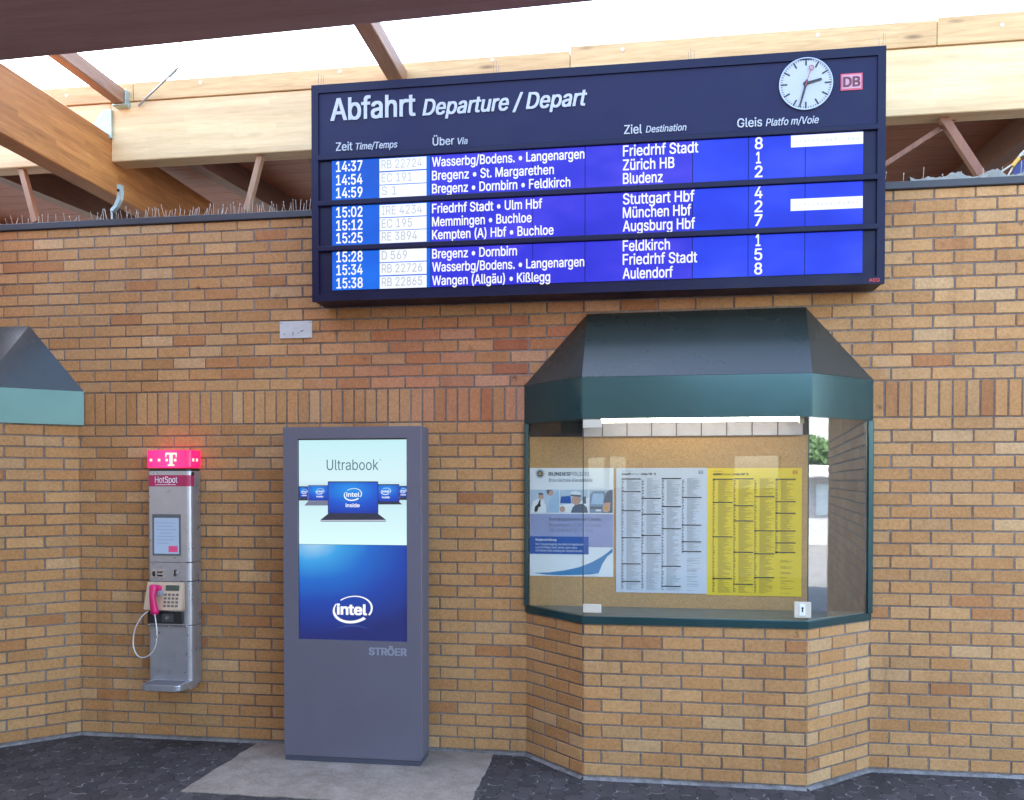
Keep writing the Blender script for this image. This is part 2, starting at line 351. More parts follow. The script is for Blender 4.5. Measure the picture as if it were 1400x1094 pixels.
_tc = bpy.data.curves.new('text_curve', 'FONT'); _tc.fill_mode = 'NONE'; _to = bpy.data.objects.new('text_tmp', _tc); COL.objects.link(_to)
try:      # the sans face that ships with Blender itself; its built-in face otherwise
    import os
    _tc.font = bpy.data.fonts.load(os.path.join(bpy.utils.system_resource('DATAFILES'), 'fonts', 'Inter.woff2'))
except Exception: pass
def filled_text(me):
    """outline mesh of a text -> clean filled bmesh, glyph by glyph, by winding number"""
    P = [v.co.xy.copy() for v in me.vertices]; adj = {}
    E = [tuple(e.vertices) for e in me.edges]
    for a, b in E: adj.setdefault(a, []).append(b); adj.setdefault(b, []).append(a)
    seen = set(); cont = []
    for st in range(len(P)):
        if st in seen or st not in adj: continue
        L = [st]; seen.add(st); nx = st
        if st+1 in adj[st]: nx = st+1
        while True:
            c = [q for q in adj[L[-1]] if q not in seen]
            if not c: break
            c = [L[-1]+1] if L[-1]+1 in c else c[:1]
            L.append(c[0]); seen.add(c[0])
        if len(L) > 2: cont.append(L)
    box_ = [(min(P[i].x for i in L), max(P[i].x for i in L), L) for L in cont]; box_.sort(key=lambda q: q[0])
    cl = []
    for a, b, L in box_:
        if cl and a < cl[-1][0]: cl[-1][0] = max(cl[-1][0], b); cl[-1][1].append(L)
        else: cl.append([b, [L]])
    t = bmesh.new()
    for _, Ls in cl:
        pts = []; ed = []
        for L in Ls:
            k = len(pts); pts += [P[i] for i in L]; n = len(L); ed += [(k+i, k+(i+1) % n) for i in range(n)]
        if len(pts) < 3: continue
        V, _e, Fc, *_r = mgeo.delaunay_2d_cdt(pts, ed, [], 0, 1e-6)
        A = np.array([pts[a] for a, b in ed]); B = np.array([pts[b] for a, b in ed])
        C = np.array([(sum((V[i] for i in f), Vector((0, 0)))/len(f)) for f in Fc])
        if not len(C): continue
        ax, ay, bx, by = A[:, 0], A[:, 1], B[:, 0], B[:, 1]; px, py = C[:, 0:1], C[:, 1:2]
        cr = (bx-ax)*(py-ay)-(px-ax)*(by-ay)
        wn = (((ay <= py) & (by > py) & (cr > 0)).sum(1)-((ay > py) & (by <= py) & (cr < 0)).sum(1))
        bv = [t.verts.new((v.x, v.y, 0)) for v in V]
        for f, w_ in zip(Fc, wn):
            if w_ != 0: t.faces.new([bv[i] for i in f])
    bmesh.ops.delete(t, geom=[v for v in t.verts if not v.link_faces], context='VERTS')
    return t
def text_bm(bm, s, x0, z0, Y, cap, width=None, bold=0.0, shear=0.0, th=.0015, align='L', spacing=1.0):
    """lettering facing -Y: baseline start (x0, z0), capital height cap, optional exact width"""
    _tc.body = s; _tc.shear = shear; _tc.offset = 0; _tc.size = 40; _tc.extrude = 0; _tc.space_character = spacing; _tc.resolution_u = 3
    dg = bpy.context.evaluated_depsgraph_get(); dg.update()
    me = bpy.data.meshes.new_from_object(_to.evaluated_get(dg))
    vsx = [v.co.x for v in me.vertices]
    if not vsx: return bm
    mn, mx = min(vsx), max(vsx); k = cap/CAP; kx = k if width is None else width/(mx-mn)
    off = {'L': 0, 'C': -(mx-mn)*kx/2, 'R': -(mx-mn)*kx}[align]
    t = filled_text(me); bpy.data.meshes.remove(me)
    for v in t.verts: v.co = Vector((x0+off+(v.co.x-mn)*kx, Y, z0+v.co.y*k))
    g = t.faces[:]
    r = bmesh.ops.extrude_face_region(t, geom=g)
    for e in r['geom']:
        if isinstance(e, bmesh.types.BMVert): e.co.y += th
    m2 = bpy.data.meshes.new('t'); t.to_mesh(m2); t.free()
    if bold > 0:                                        # heavier stroke: the same glyphs laid a hair apart
        q = bold*k*BOLDK*40
        for i, (ax, az) in enumerate(((-q, -q*.6), (2*q, 0), (0, q*1.2), (-2*q, 0))):
            m2.transform(Matrix.Translation((ax, -.00012 if i else 0, az))); bm.from_mesh(m2)
    else: bm.from_mesh(m2)
    bpy.data.meshes.remove(m2)
    return bm
BOLDK = .75
_tc.body = 'H'; _tc.size = 40
_dg = bpy.context.evaluated_depsgraph_get(); _dg.update(); _m = bpy.data.meshes.new_from_object(_to.evaluated_get(_dg))
CAP = max(v.co.y for v in _m.vertices); bpy.data.meshes.remove(_m)
def text_px(bm, s, pl, xr, cap_px, Yp, Y=None, **kw):   # left baseline pixel, right end pixel, capital height in pixels
    x0, z0 = at(*pl, Yp); x1, _ = at(xr, pl[1], Yp)
    return text_bm(bm, s, x0, z0, Yp if Y is None else Y, cap_px*scale_at(*pl, Yp), x1-x0, **kw)

# ================================================================ GROUND
bm = BM(); quad_pts = [(-60, -60), (60, -60), (60, 60), (-60, 60)]
bm.faces.new([bm.verts.new((x, y, 0)) for x, y in quad_pts]); o = obj('pavement', bm, M_PAVE); o['kind'] = 'structure'
sl = [atz(352, 1017, 0.0), atz(247, 1083, 0.0), atz(440, 1094, 0), atz(644, 1098, 0.0), atz(673, 1035, 0.0)]
sl[0] = (sl[0][0], -.004); sl[-1] = (sl[-1][0], -.004)
sl2 = []
for i, (a, b) in enumerate(sl):
    q = sl[(i+1) % len(sl)]; a, b = Vector((a, b)), Vector(q); L = (b-a).length; m_ = max(1, int(L/.04)) if i < len(sl)-1 else 1
    nn = Vector((b.y-a.y, a.x-b.x)).normalized()
    for k in range(m_):
        p = a.lerp(b, k/m_); f_ = min(1, 4*k/m_, 4*(1-k/m_)); d_ = .018*f_*mnoise.noise(Vector((p.x*6, p.y*6, 2)))+.012*f_*mnoise.noise(Vector((p.x*21, p.y*21, 7))); sl2.append((p.x+nn.x*d_, p.y+nn.y*d_))
bm = BM(); prism(bm, sl2, -.03, .006); o = obj('concrete_path', bm, M_SLAB); o['kind'] = 'structure'

bm = BM(); prism(bm, [(8.5, -30), (60, -30), (60, 40), (8.5, 40)], -.02, .008); o = obj('bounce_ground', bm, concrete_mat('bounce_ground_concrete', (.16, .16, .165), (.26, .255, .25)), None, (30, 0, 0)); o['kind'] = 'structure'  # pale ground added out of view to bounce sun onto right-facing sides

# ================================================================ BRICKWORK
PALETTE = [((.48, .252, .098), 34), ((.45, .225, .083), 24), ((.51, .282, .116), 20), ((.47, .262, .11), 14), ((.42, .19, .07), 4), ((.38, .16, .058), 1.5), ((.53, .32, .15), 6)]
def tint(x, z):
    cols, ws = zip(*PALETTE); c = random.choices(cols, ws)[0]; k = random.uniform(.92, 1.07)
    red = min(1, 1.6*max(0, 1-abs(x+.8)/1.9))*min(1, 1.6*max(0, 1-abs(z-2.75)/.62))*random.uniform(.5, 1.25)      # bricks tinted redder over the middle of the wall
    t = (c[0]*k*(1-.10*red), c[1]*k*(1-.33*red), c[2]*k*(1-.20*red))
    return (*t, 1)
class Bricks:
    def __init__(s): s.v, s.f, s.c, s.mi = [], [], [], []
    def brick(s, o, u, n, u0, u1, v0, v1, proud=.006, ch=.0035):
        j = lambda a: random.uniform(-a, a)
        P = [(u0, v0), (u1, v0), (u1, v1), (u0, v1)]; b = len(s.v); o, u, n = Vector(o), Vector(u), Vector(n)
        mid = o+u*((u0+u1)/2); c = tint(mid.x, (v0+v1)/2); dz = random.uniform(-.0012, .0012)
        sg = [(1, 1), (-1, 1), (-1, -1), (1, -1)]
        for (a, z), (su, sv_) in zip(P, sg): s.v.append(o+u*(a+j(.0008))+Vector((0, 0, z+j(.0008))))
        for (a, z), (su, sv_) in zip(P, sg): s.v.append(o+u*(a+su*ch+j(.0015))+Vector((0, 0, z+sv_*ch+j(.0013)))+n*(proud+dz))
        s.c += [c]*8
        s.f += [(b+4, b+5, b+6, b+7)]+[(b+i, b+(i+1) % 4, b+4+(i+1) % 4, b+4+i) for i in range(4)]; s.mi += [0]*5
    def course(s, o, u, n, U0, U1, v0, v1, pitch, start, jt=.0098, minw=.02):
        k = math.floor((U0-start)/pitch)-1; x = start+k*pitch
        while x < U1:
            a, b = max(x+jt/2+random.uniform(-.0015, .0015), U0), min(x+pitch-jt/2+random.uniform(-.0015, .0015), U1)
            if b-a > minw: s.brick(o, u, n, a, b, v0+jt/2, v1-jt/2)
            x += pitch
    def backing(s, quads):
        for q in quads:
            b = len(s.v); s.v += [Vector(p) for p in q]; s.c += [(.1, .1, .1, 1)]*4; s.f.append((b, b+1, b+2, b+3)); s.mi.append(1)
    def backing_box(s, x0, x1, y0, y1, z0, z1):
        p = [(x, y, z) for z in (z0, z1) for x, y in ((x0, y0), (x1, y0), (x1, y1), (x0, y1))]
        s.backing([[p[i] for i in q] for q in ((0, 1, 5, 4), (1, 2, 6, 5), (2, 3, 7, 6), (3, 0, 4, 7), (4, 5, 6, 7), (3, 2, 1, 0))])
    def build(s, name, parent, extra=[]):
        me = bpy.data.meshes.new(name); me.from_pydata([tuple(v) for v in s.v], [], s.f)
        me.materials.append(M_BRICK); me.materials.append(M_MORTAR)
        me.polygons.foreach_set('material_index', s.mi)
        at_ = me.attributes.new('tint', 'FLOAT_COLOR', 'POINT'); at_.data.foreach_set('color', [q for c in s.c for q in c])
        me.update(); return link_mesh(name, me, parent)
ZS, CL, SH, CH = 2.3153, .08196, .23945, .08273        # soldier course bottom, lower course, soldier height, upper course
XS = -3.96264
def lower_rows(bk, o, u, n, U0, U1, start, ztop=ZS, kmin=0):
    for k in range(kmin, 28):
        z1, z0 = ZS-k*CL, ZS-(k+1)*CL
        if z0 >= ztop: continue
        bk.course(o, u, n, U0, U1, z0, min(z1, ztop), .25, start+(.125 if k % 2 else 0)+random.uniform(-.004, .004))
WX0, WX1 = -7.0, 5.4
wall = thing('brick_wall', 'long yellow-brown brick wall with a soldier course, behind the phone and the board', 'wall', (-1, .15, 0))
bk = Bricks(); yf = .006
lower_rows(bk, (0, yf, 0), (1, 0, 0), (0, -1, 0), WX0, WX1, XS)
bk.course((0, yf, 0), (1, 0, 0), (0, -1, 0), WX0, WX1, ZS, ZS+SH, 1/12, XS)
for k in range(15):
    z0 = ZS+SH+k*CH
    bk.course((0, yf, 0), (1, 0, 0), (0, -1, 0), WX0, WX1, z0, min(z0+CH, 3.785), .25, XS+(.125 if k % 2 == 0 else .004)+random.uniform(-.004, .004))
lower_rows(bk, (WX1, 0, 0), (0, 1, 0), (1, 0, 0), .0, .36, .0)
for k in range(17):
    z0 = ZS+k*CH; bk.course((WX1, 0, 0), (0, 1, 0), (1, 0, 0), .0, .36, z0, min(z0+CH, 3.785), .25, .125*(k % 2))
bk.backing_box(WX0, WX1, yf, .36, 0, 3.785)
bk.build('brickwork', wall)
# joints that were widened and smeared with concrete at the foot
def skirt(pts, parent):
    bm = BM()
    for (a, b) in zip(pts, pts[1:]):
        a, b = Vector((*a, 0)), Vector((*b, 0)); t = (b-a); nrm = Vector((t.y, -t.x, 0)).normalized(); L = t.length; n = max(2, int(L/.07))
        prev = None
        for i in range(n+1):
            p = a+t*(i/n); h = .014+.012*mnoise.noise(Vector((p.x*9, p.y*9, 1.3))); d = .013+.008*mnoise.noise(Vector((p.x*7, p.y*7, 4)))
            cur = [bm.verts.new(p+nrm*(d+.010)), bm.verts.new(p+nrm*d+Vector((0, 0, h*.7))), bm.verts.new(p+nrm*.001+Vector((0, 0, h))), bm.verts.new(p-nrm*.03+Vector((0, 0, h)))]
            if prev:
                for q in range(3): bm.faces.new((prev[q], cur[q], cur[q+1], prev[q+1]))
            prev = cur
    return obj('base_strip', bm, M_SKIRT, parent, smooth=True)
skirt([(WX0, 0), (WX1, 0)], wall)
# coping
bm = BM(); box(bm, WX0, WX1+.02, -.022, .40, 3.783, 3.832, .004)
x = WX0+.4
obj('coping', bm, M_COPING, wall)

# bays
def side(bk, a, b, start, ztop, kmin=0):
    a, b = Vector((*a, 0)), Vector((*b, 0)); u = (b-a).normalized(); n = Vector((u.y, -u.x, 0)); L = (b-a).length
    lower_rows(bk, a-n*.006, u, n, 0.002, L-.002, start, ztop, kmin)
BA, BB, BC, BD = (-.728, 0), (-.307, -.41), (1.066, -.41), (1.543, 0)
bay = thing('brick_bay', 'low brick bay standing under the glazed display case', 'brick bay', (.4, -.2, 0), 'brick bays against the wall')
bk = Bricks(); ZT = .992
side(bk, BA, BB, .07, ZT, 16); side(bk, BB, BC, at(822.6, 860, -.41)[0]-BB[0], ZT, 16); side(bk, BC, BD, .115, ZT, 16)
def inset(P, d): 
    return [(x, y+d) for x, y in P]
q = [(BA[0]+.006, .0), (BB[0]+.004, BB[1]+.006), (BC[0]-.004, BC[1]+.006), (BD[0]-.006, .0)]
bk.backing([[(*q[i], 0), (*q[i+1], 0), (*q[i+1], ZT), (*q[i], ZT)] for i in range(3)]+[[(*p, ZT) for p in q]])
bk.build('brickwork', bay); skirt([BA, BB, BC, BD], bay)
LA = -4.092; LB = (LA-.45, -.42)
bay2 = thing('brick_bay', 'tall brick bay rising to the canopy at the left edge beside the payphone', 'brick bay', (-5, -.2, 0), 'brick bays against the wall')
bk = Bricks(); side(bk, (-6.6, -.42), LB, 0, 2.32); side(bk, LB, (LA, 0), .615-.25*2+.02, 2.32)
q = [(-6.6, -.414), (LB[0]-.003, LB[1]+.006), (LA-.006, .0)]
bk.backing([[(*q[i], 0), (*q[i+1], 0), (*q[i+1], 2.32), (*q[i], 2.32)] for i in range(2)]+[[(-6.6, 0, 2.32), *[(*p, 2.32) for p in q]]])
bk.build('brickwork', bay2); skirt([(-6.6, -.42), LB, (LA, 0)], bay2)

# canopies
def canopy(outline, zb, zt, ridge, label, loc):
    t = thing('metal_canopy', label, 'canopy', loc, 'green metal canopies over the bays')
    bm = BM(); lo = [bm.verts.new((x, y, zb)) for x, y in outline]; hi = [bm.verts.new((x, y, zt)) for x, y in outline]
    for i in range(len(outline)-1): bm.faces.new((lo[i], lo[i+1], hi[i+1], hi[i]))
    inn = [bm.verts.new((x, min(0, y+.05) if y < 0 else 0, zb+.004)) for x, y in outline]
    bm.faces.new(lo[::-1])
    bmesh.ops.bevel(bm, geom=[e for e in bm.edges if e.verts[0].co.z != e.verts[1].co.z], offset=.004, segments=2, affect='EDGES')
    obj('fascia', bm, M_GREEN, t)
    bm = BM(); e = .0015
    hi = [bm.verts.new((x, y, zt+e)) for x, y in outline]; rg = [bm.verts.new((x, -.001, z)) for x, z in ridge]
    if len(outline) == 4:
        bm.faces.new((hi[0], hi[1], rg[0])); bm.faces.new((hi[1], hi[2], rg[1], rg[0])); bm.faces.new((hi[2], hi[3], rg[1]))
        bm.faces.new(hi[::-1])
    else:
        bm.faces.new((hi[0], hi[1], rg[1], rg[0])); bm.faces.new((hi[1], hi[2], rg[1])); bm.faces.new(hi[::-1])
    obj('roof_slope', bm, M_GREENROOF, t); return t
canopy([(-.740, 0), (-.318, -.425), (1.084, -.425), (1.552, 0)], 2.296, 2.560, [(-.307, 3.040), (1.125, 3.045)],
       'dark green sheet metal canopy over the glazed display case', (.4, -.2, 2.296))
canopy([(-6.7, -.43), (LB[0]-.002, -.43), (-4.052, 0)], 2.319, 2.570, [(-6.7, 3.068), (-4.493, 3.068)],
       'dark green canopy cut off at the left edge with a pale blue shining fascia', (-5, -.2, 2.319))

# ================================================================ DISPLAY CASE
case = thing('display_case', 'glazed three-sided notice case with green frame and cork back, under the canopy', 'display case', (.4, -.2, .994))
CA, CB, CC, CDv = (-.735, 0), (-.312, -.418), (1.070, -.418), (1.549, 0)
bm = BM(); prism(bm, [CA, CB, CC, CDv], .994, 1.042, .003); obj('sill_frame', bm, M_GREEN, case)
bm = BM(); prism(bm, [(-.70, -.003), (-.30, -.40), (1.06, -.40), (1.52, -.003)], 1.042, 1.047); obj('inner_shelf', bm, M_OLIVE, case)
def post(p, wdt):
    bm = BM(); box(bm, p-wdt/2, p+wdt/2, -.034, -.001, 1.042, 2.296, .004); obj('post', bm, M_GREEN, case)
post(-.722, .030); post(1.532, .034)
def pane(a, b, z0, z1, th=.006, gm=None):
    a, b = Vector((*a, 0)), Vector((*b, 0)); u = (b-a).normalized(); n = Vector((u.y, -u.x, 0))
    pts = [a+n*.0, b, b-n*th, a-n*th]
    bm = BM(); prism(bm, [(p.x, p.y) for p in pts], z0, z1); obj('glass_pane', bm, gm or M_GLASS, case)
pane((-.705, -.022), (-.311, -.411), 1.048, 2.296); pane((-.308, -.412), (1.065, -.412), 1.048, 2.296); pane((1.068, -.411), (1.515, -.026), 1.048, 2.296, gm=M_GLASSR)
for cx_, cy_ in ((-.3095, -.4125), (1.0665, -.4125)): bm = BM(); box(bm, cx_-.003, cx_+.003, cy_-.0015, cy_+.004, 1.048, 2.294); obj('corner_seal', bm, paint('dark_silicone', (.04, .05, .045), .35), case)
bm = BM(); box(bm, -.70, 1.140, -.022, -.004, 1.048, 2.205); obj('cork_board', bm, M_CORK, case)
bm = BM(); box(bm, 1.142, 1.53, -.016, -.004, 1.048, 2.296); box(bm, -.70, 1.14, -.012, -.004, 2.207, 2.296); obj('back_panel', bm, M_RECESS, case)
# ribbed light diffuser behind the tube
bm = BM(); box(bm, -.335, 1.10, -.060, -.046, 2.203, 2.293, .002)
obj('light_diffuser', bm, paint('milky_diffuser', (.52, .49, .57), .4), case)
for i in range(8):
    xx = -.20+i*.163; bm = BM(); box(bm, xx-.003, xx+.003, -.066, -.0605, 2.203, 2.293); obj('diffuser_rib', bm, paint('diffuser_rib_grey', (.10, .09, .10), .5), case)
bm = BM(); tube(bm, [(-.20, -.30, 2.286), (1.03, -.30, 2.286)], .007, 12); obj('lamp_tube', bm, emit('fluorescent_tube', (1, .88, .70, 1), 36.0), case, smooth=True)
for xx in (-.23, 1.03): bm = BM(); box(bm, xx, xx+.028, -.32, -.28, 2.262, 2.294, .003); obj('lamp_holder', bm, M_IVORY, case)
def clip(p0, p1, nm):
    bm = BM(); (x0, z1), (x1, z0) = at(*p0, -.425), at(*p1, -.425); box(bm, x0, x1, -.427, -.4125, z0, z1, .003, 2); return obj(nm, bm, M_IVORY, case)
clip((797, 826), (822, 838), 'hinge_clip'); clip((797, 574), (823, 585), 'hinge_clip')
lk = clip((1086, 823), (1109, 845), 'lock')
bm = BM(); (x0, z1), (x1, z0) = at(1093, 826, -.43), at(1101, 842, -.43); box(bm, x0, x1, -.4305, -.4275, z0, z1, .001); obj('lock_plate', bm, M_WHITE, lk)
bm = BM(); cx, cz = at(1097.2, 831.5, -.43); disc(bm, cx, cz, .0065, -.4325, .0015, 20); quad(bm, cx-.004, cx+.004, cz-.025, cz, -.4323, .0013); obj('keyhole', bm, M_INK, lk)

# posters in the case
YP = -.0265
def poster(name, p0, p1, mat, label):
    (x0, z1), (x1, z0) = at(*p0, YP), at(*p1, YP)
    t = thing(name, label, 'poster', ((x0+x1)/2, YP, z0))
    bm = BM(); nx, nz = 10, 12; V = []
    for iz in range(nz+1):
        row = []
        for ix in range(nx+1):
            xx = x0+(x1-x0)*ix/nx; zz = z0+(z1-z0)*iz/nz
            y = -.0006*(1+mnoise.noise(Vector((xx*6, zz*6, 3))))
            row.append(bm.verts.new((xx, YP+.0012+y, zz)))
        V.append(row)
    for iz in range(nz):
        for ix in range(nx): bm.faces.new((V[iz][ix], V[iz][ix+1], V[iz+1][ix+1], V[iz+1][ix]))
    r = bmesh.ops.extrude_face_region(bm, geom=bm.faces[:])
    for e in r['geom']:
        if isinstance(e, bmesh.types.BMVert): e.co.y += .0014
    obj('sheet', bm, mat, t)
    return t, x0, x1, z0, z1
YI = YP-.0012
def timetable(t, x0, x1, z0, z1, ink, head, bars, logo, seedv):
    rnd = random.Random(seedv); W, H = x1-x0, z1-z0
    Xf = lambda f: x0+f*W; Zf = lambda f: z1-f*H
    bm = BM()
    for ci, lst in enumerate(bars):
        a = .06+ci*.2215
        for f in lst: quad(bm, Xf(a), Xf(a+.212), Zf(f+.0042), Zf(f-.0042), YI, .0006)
        f = .085
        while f < (.98 if ci < 3 else max(lst)+.002):
            f += .0118
            if f < .975: quad(bm, Xf(a), Xf(a+rnd.choice((.012, .02, .024))), Zf(f+.0022), Zf(f-.0022), YI, .0006)
    text_bm(bm, head[0], Xf(.06), Zf(.056), YI, .0145, W*.10, bold=.03, shear=.2, th=.0006)
    text_bm(bm, head[2], Xf(.275), Zf(.056), YI, .0145, W*.125, bold=.02, th=.0006); text_bm(bm, '8', Xf(.42), Zf(.056), YI, .0145, None, bold=.02, th=.0006)
    obj('printed_rows', bm, M_INK, t)
    bm = BM()
    text_bm(bm, head[1], Xf(.165), Zf(.056), YI, .013, W*.09, shear=.2, th=.0006)
    quad(bm, Xf(.06), Xf(.17), Zf(.026), Zf(.0235), YI, .0006)
    for ci, lst in enumerate(bars):
        a = .06+ci*.2215; f = .078
        while f < .975:
            f += .0066
            if ci == 3 and f > max(lst)+.01 and rnd.random() < .55: continue
            if any(abs(f-q) < .007 for q in lst): continue
            quad(bm, Xf(a+.055), Xf(a+.055+.155*rnd.uniform(.35, 1)), Zf(f+.0011), Zf(f-.0011), YI+.0003, .0004)
    obj('fine_print', bm, ink, t)['kind'] = 'stuff'
    bm = BM(); lx0, lx1, lz0, lz1 = Xf(.905), Xf(.953), Zf(.048), Zf(.022)
    quad(bm, lx0, lx1, lz0, lz1, YI, .0006); obj('emblem_frame', bm, logo[0], t)
    bm = BM(); quad(bm, lx0+.003, lx1-.003, lz0+.003, lz1-.003, YI-.0004, .0006); obj('emblem_field', bm, logo[1], t)
    bm = BM(); text_bm(bm, 'DB', (lx0+lx1)/2, lz0+.007, YI-.0009, (lz1-lz0)-.014, (lx1-lx0)-.010, bold=.03, th=.0005, align='C'); obj('emblem_lettering', bm, logo[0], t)
t, *e = poster('arrivals_timetable', (842.5, 640), (966.5, 812), M_GREYP, 'white arrivals timetable pinned in the display case')
timetable(t, *e, M_GREYINK, ('Ankunft', 'Arrival', 'Lindau Hbf'), [[.088, .19, .343, .56, .77, .912], [.243, .37, .54, .685], [.085, .308, .485, .785, .945], [.235, .455, .588, .665]], (M_SLATE, M_GREYP), 3)
t, *e = poster('departures_timetable', (967.0, 640), (1095.5, 816), M_YELLOW, 'yellow departures timetable pinned in the display case')
timetable(t, *e, M_OLIVEINK, ('Abfahrt', 'Departure', 'Lindau Hbf'), [[.088, .27, .54, .868], [.085, .295, .415, .66, .91], [.225, .49, .67, .855], [.088, .263, .352, .49, .583, .657]], (M_REDP, M_YELLOW), 5)
# police poster
t, x0, x1, z0, z1 = poster('police_poster', (724.5, 640), (838.5, 789), M_WHITE, 'police office poster with three pictures and a blue text box, in the display case')
PX = lambda fx: x0+(x1-x0)*fx
PZ = lambda fz: z1-(z1-z0)*fz
# fractions measured on the enlarged photo: x = (px-33)/735, z = (py-68)/948
fx = lambda p: PX((p-33)/735); fz = lambda p: PZ((p-68)/948)
bm = BM()
for k in range(12):
    a = k*math.pi/6; cx, cz = fx(123), fz(118)
    bar2(bm, cx+.012*math.cos(a), cz+.012*math.sin(a), cx+.034*math.cos(a), cz+.034*math.sin(a), .011, .002, YI, .0006)
disc(bm, fx(123), fz(118), .016, YI-.0002, .0006, 20); em = obj('star_emblem', bm, M_SLATE, t)
bm = BM(); disc(bm, fx(123), fz(118), .010, YI-.0008, .0005, 16); obj('emblem_centre', bm, M_ORANGEP, em)
bm = BM(); text_bm(bm, 'BUNDES', fx(200), fz(135), YI, (z1-z0)*30/948, (x1-x0)*185/735, bold=.035, th=.0006); obj('dark_lettering', bm, M_SLATE, t)
bm = BM(); text_bm(bm, 'Bundespolizeirevier Lindau', fx(205), fz(528), YI-.001, (z1-z0)*27/948, (x1-x0)*457/735, bold=.012, th=.0006); obj('dark_lettering', bm, M_SLATE, t)
for w_, px_, pz_, dy_, ch_, wd_ in (('POLIZEI', 388, 135, 0, 30, 168), ('Ihre nächste Dienststelle', 200, 188, 0, 28, 385), ('Bremermarkt 2 | 88131 Lindau', 205, 580, .001, 26, 457), ('Tel.: 0 83 82 / 27 72 74 0', 205, 627, .001, 26, 387)):
    bm = BM(); text_bm(bm, w_, fx(px_), fz(pz_), YI-dy_, (z1-z0)*ch_/948, (x1-x0)*wd_/735, th=.0006); obj('grey_lettering', bm, paint('printed_grey', (.17, .19, .26), .5), t)
bm = BM(); quad(bm, fx(34), fx(766), fz(758), fz(470), YI, .0006); obj('lavender_field', bm, M_LAV, t)
def pic(c0, c1, bgm, shapes):
    bm = BM(); quad(bm, fx(c0), fx(c1), fz(460), fz(258), YI, .0006); o_ = obj('picture', bm, bgm, t)
    for i, (nm, mt, pts) in enumerate(shapes):
        bm = BM(); plate(bm, [(fx(a), fz(b)) for a, b in pts], YI-.0006-.00025*i, .0005); obj(nm, bm, mt, o_)
def ell(cx, cy, rx, ry, n=16): return [(cx+rx*math.cos(-2*math.pi*i/n), cy+ry*math.sin(-2*math.pi*i/n)) for i in range(n)]
M_PBG = paint('printed_pale_sky', (.46, .55, .66), .5)
pic(36, 292, M_PBG, [('printed_torso', M_LTBLUE, [(180, 459), (205, 350), (235, 310), (285, 262), (291, 262), (291, 459)]), ('printed_face', M_SKIN, ell(215, 285, 28, 26)), ('printed_hair', M_SLATE, [(182, 259), (182, 285), (196, 302), (206, 272), (236, 259)]),
   ('printed_torso', M_WHITE, [(40, 459), (60, 360), (100, 340), (150, 345), (178, 400), (178, 459)]), ('printed_face', M_SKIN, ell(133, 318, 22, 26)), ('printed_cap', M_SLATE, [(110, 292), (118, 284), (150, 288), (152, 304), (112, 303)]), ('printed_strap', M_INK, [(72, 440), (80, 405), (104, 385), (120, 345), (130, 348), (126, 380), (132, 405), (110, 412), (100, 448), (80, 456)])])
pic(300, 548, M_PBG, [('printed_car', M_WHITE, [(301, 459), (301, 390), (420, 378), (547, 330), (547, 459)]), ('printed_window', M_BLUEINK, [(301, 375), (310, 318), (392, 312), (400, 378)]), ('printed_window', M_SLATE, [(500, 380), (498, 320), (528, 316), (530, 380)]),
   ('printed_torso', M_SLATE, [(395, 459), (412, 412), (440, 385), (500, 380), (536, 410), (547, 459)]), ('printed_face', M_SKIN, ell(443, 350, 40, 42)), ('printed_cap', M_SLATE, [(392, 312), (394, 300), (485, 305), (485, 322)]), ('printed_cap', M_WHITE, [(390, 298), (402, 278), (440, 270), (480, 284), (487, 303)]), ('printed_hand', M_SKIN, ell(322, 428, 24, 28))])
pic(558, 762, M_PBG, [('printed_van', paint('printed_van_grey', (.20, .27, .36), .5), [(562, 459), (562, 300), (590, 272), (690, 272), (712, 300), (712, 459)]), ('printed_window', M_LTBLUE, [(572, 385), (590, 290), (680, 290), (690, 385)]), ('printed_bumper', M_SLATE, [(562, 425), (562, 405), (668, 405), (668, 425)]), ('printed_number_plate', M_WHITE, [(614, 445), (614, 430), (660, 430), (660, 445)]),
   ('printed_torso', M_SLATE, [(670, 459), (682, 350), (712, 275), (740, 260), (762, 260), (762, 459)]), ('printed_badge', M_SKIN, [(674, 448), (680, 372), (742, 368), (738, 440), (708, 456)]), ('printed_badge_centre', M_ORANGEP, ell(708, 418, 15, 18))])
bm = BM(); quad(bm, fx(34), fx(552), fz(822), fz(668), YI-.001, .0006); bb = obj('blue_text_box', bm, M_BLUEINK, t)
bm = BM(); yy = YI-.0018
text_bm(bm, 'Wegbeschreibung:', fx(82), fz(706), yy, (z1-z0)*19/948, (x1-x0)*190/735, bold=.02, th=.0006)
for s, b, wd in (('Vom Hauptausgang des Bahnhofsgebäudes', 744, 430), ('rund 50 Meter nach rechts, dann etwa', 773, 368), ('350 Meter links entlang der Zeppelinstraße.', 801, 420)):
    text_bm(bm, s, fx(82), fz(b), yy, (z1-z0)*18/948, (x1-x0)*wd/735, th=.0006)
obj('white_lettering', bm, M_WHITE, bb)
up = [(60, 990), (200, 985), (340, 965), (470, 935), (580, 890), (660, 845), (716, 805), (762, 765)]
lo_ = [(762, 800), (716, 836), (672, 905), (640, 985), (560, 997), (430, 1004), (300, 1008), (180, 1004)]
bm = BM(); plate(bm, [(fx(a), fz(b)) for a, b in (up+lo_)[::-1]], YI, .0006); obj('blue_swoosh', bm, M_SWOOSH, t)

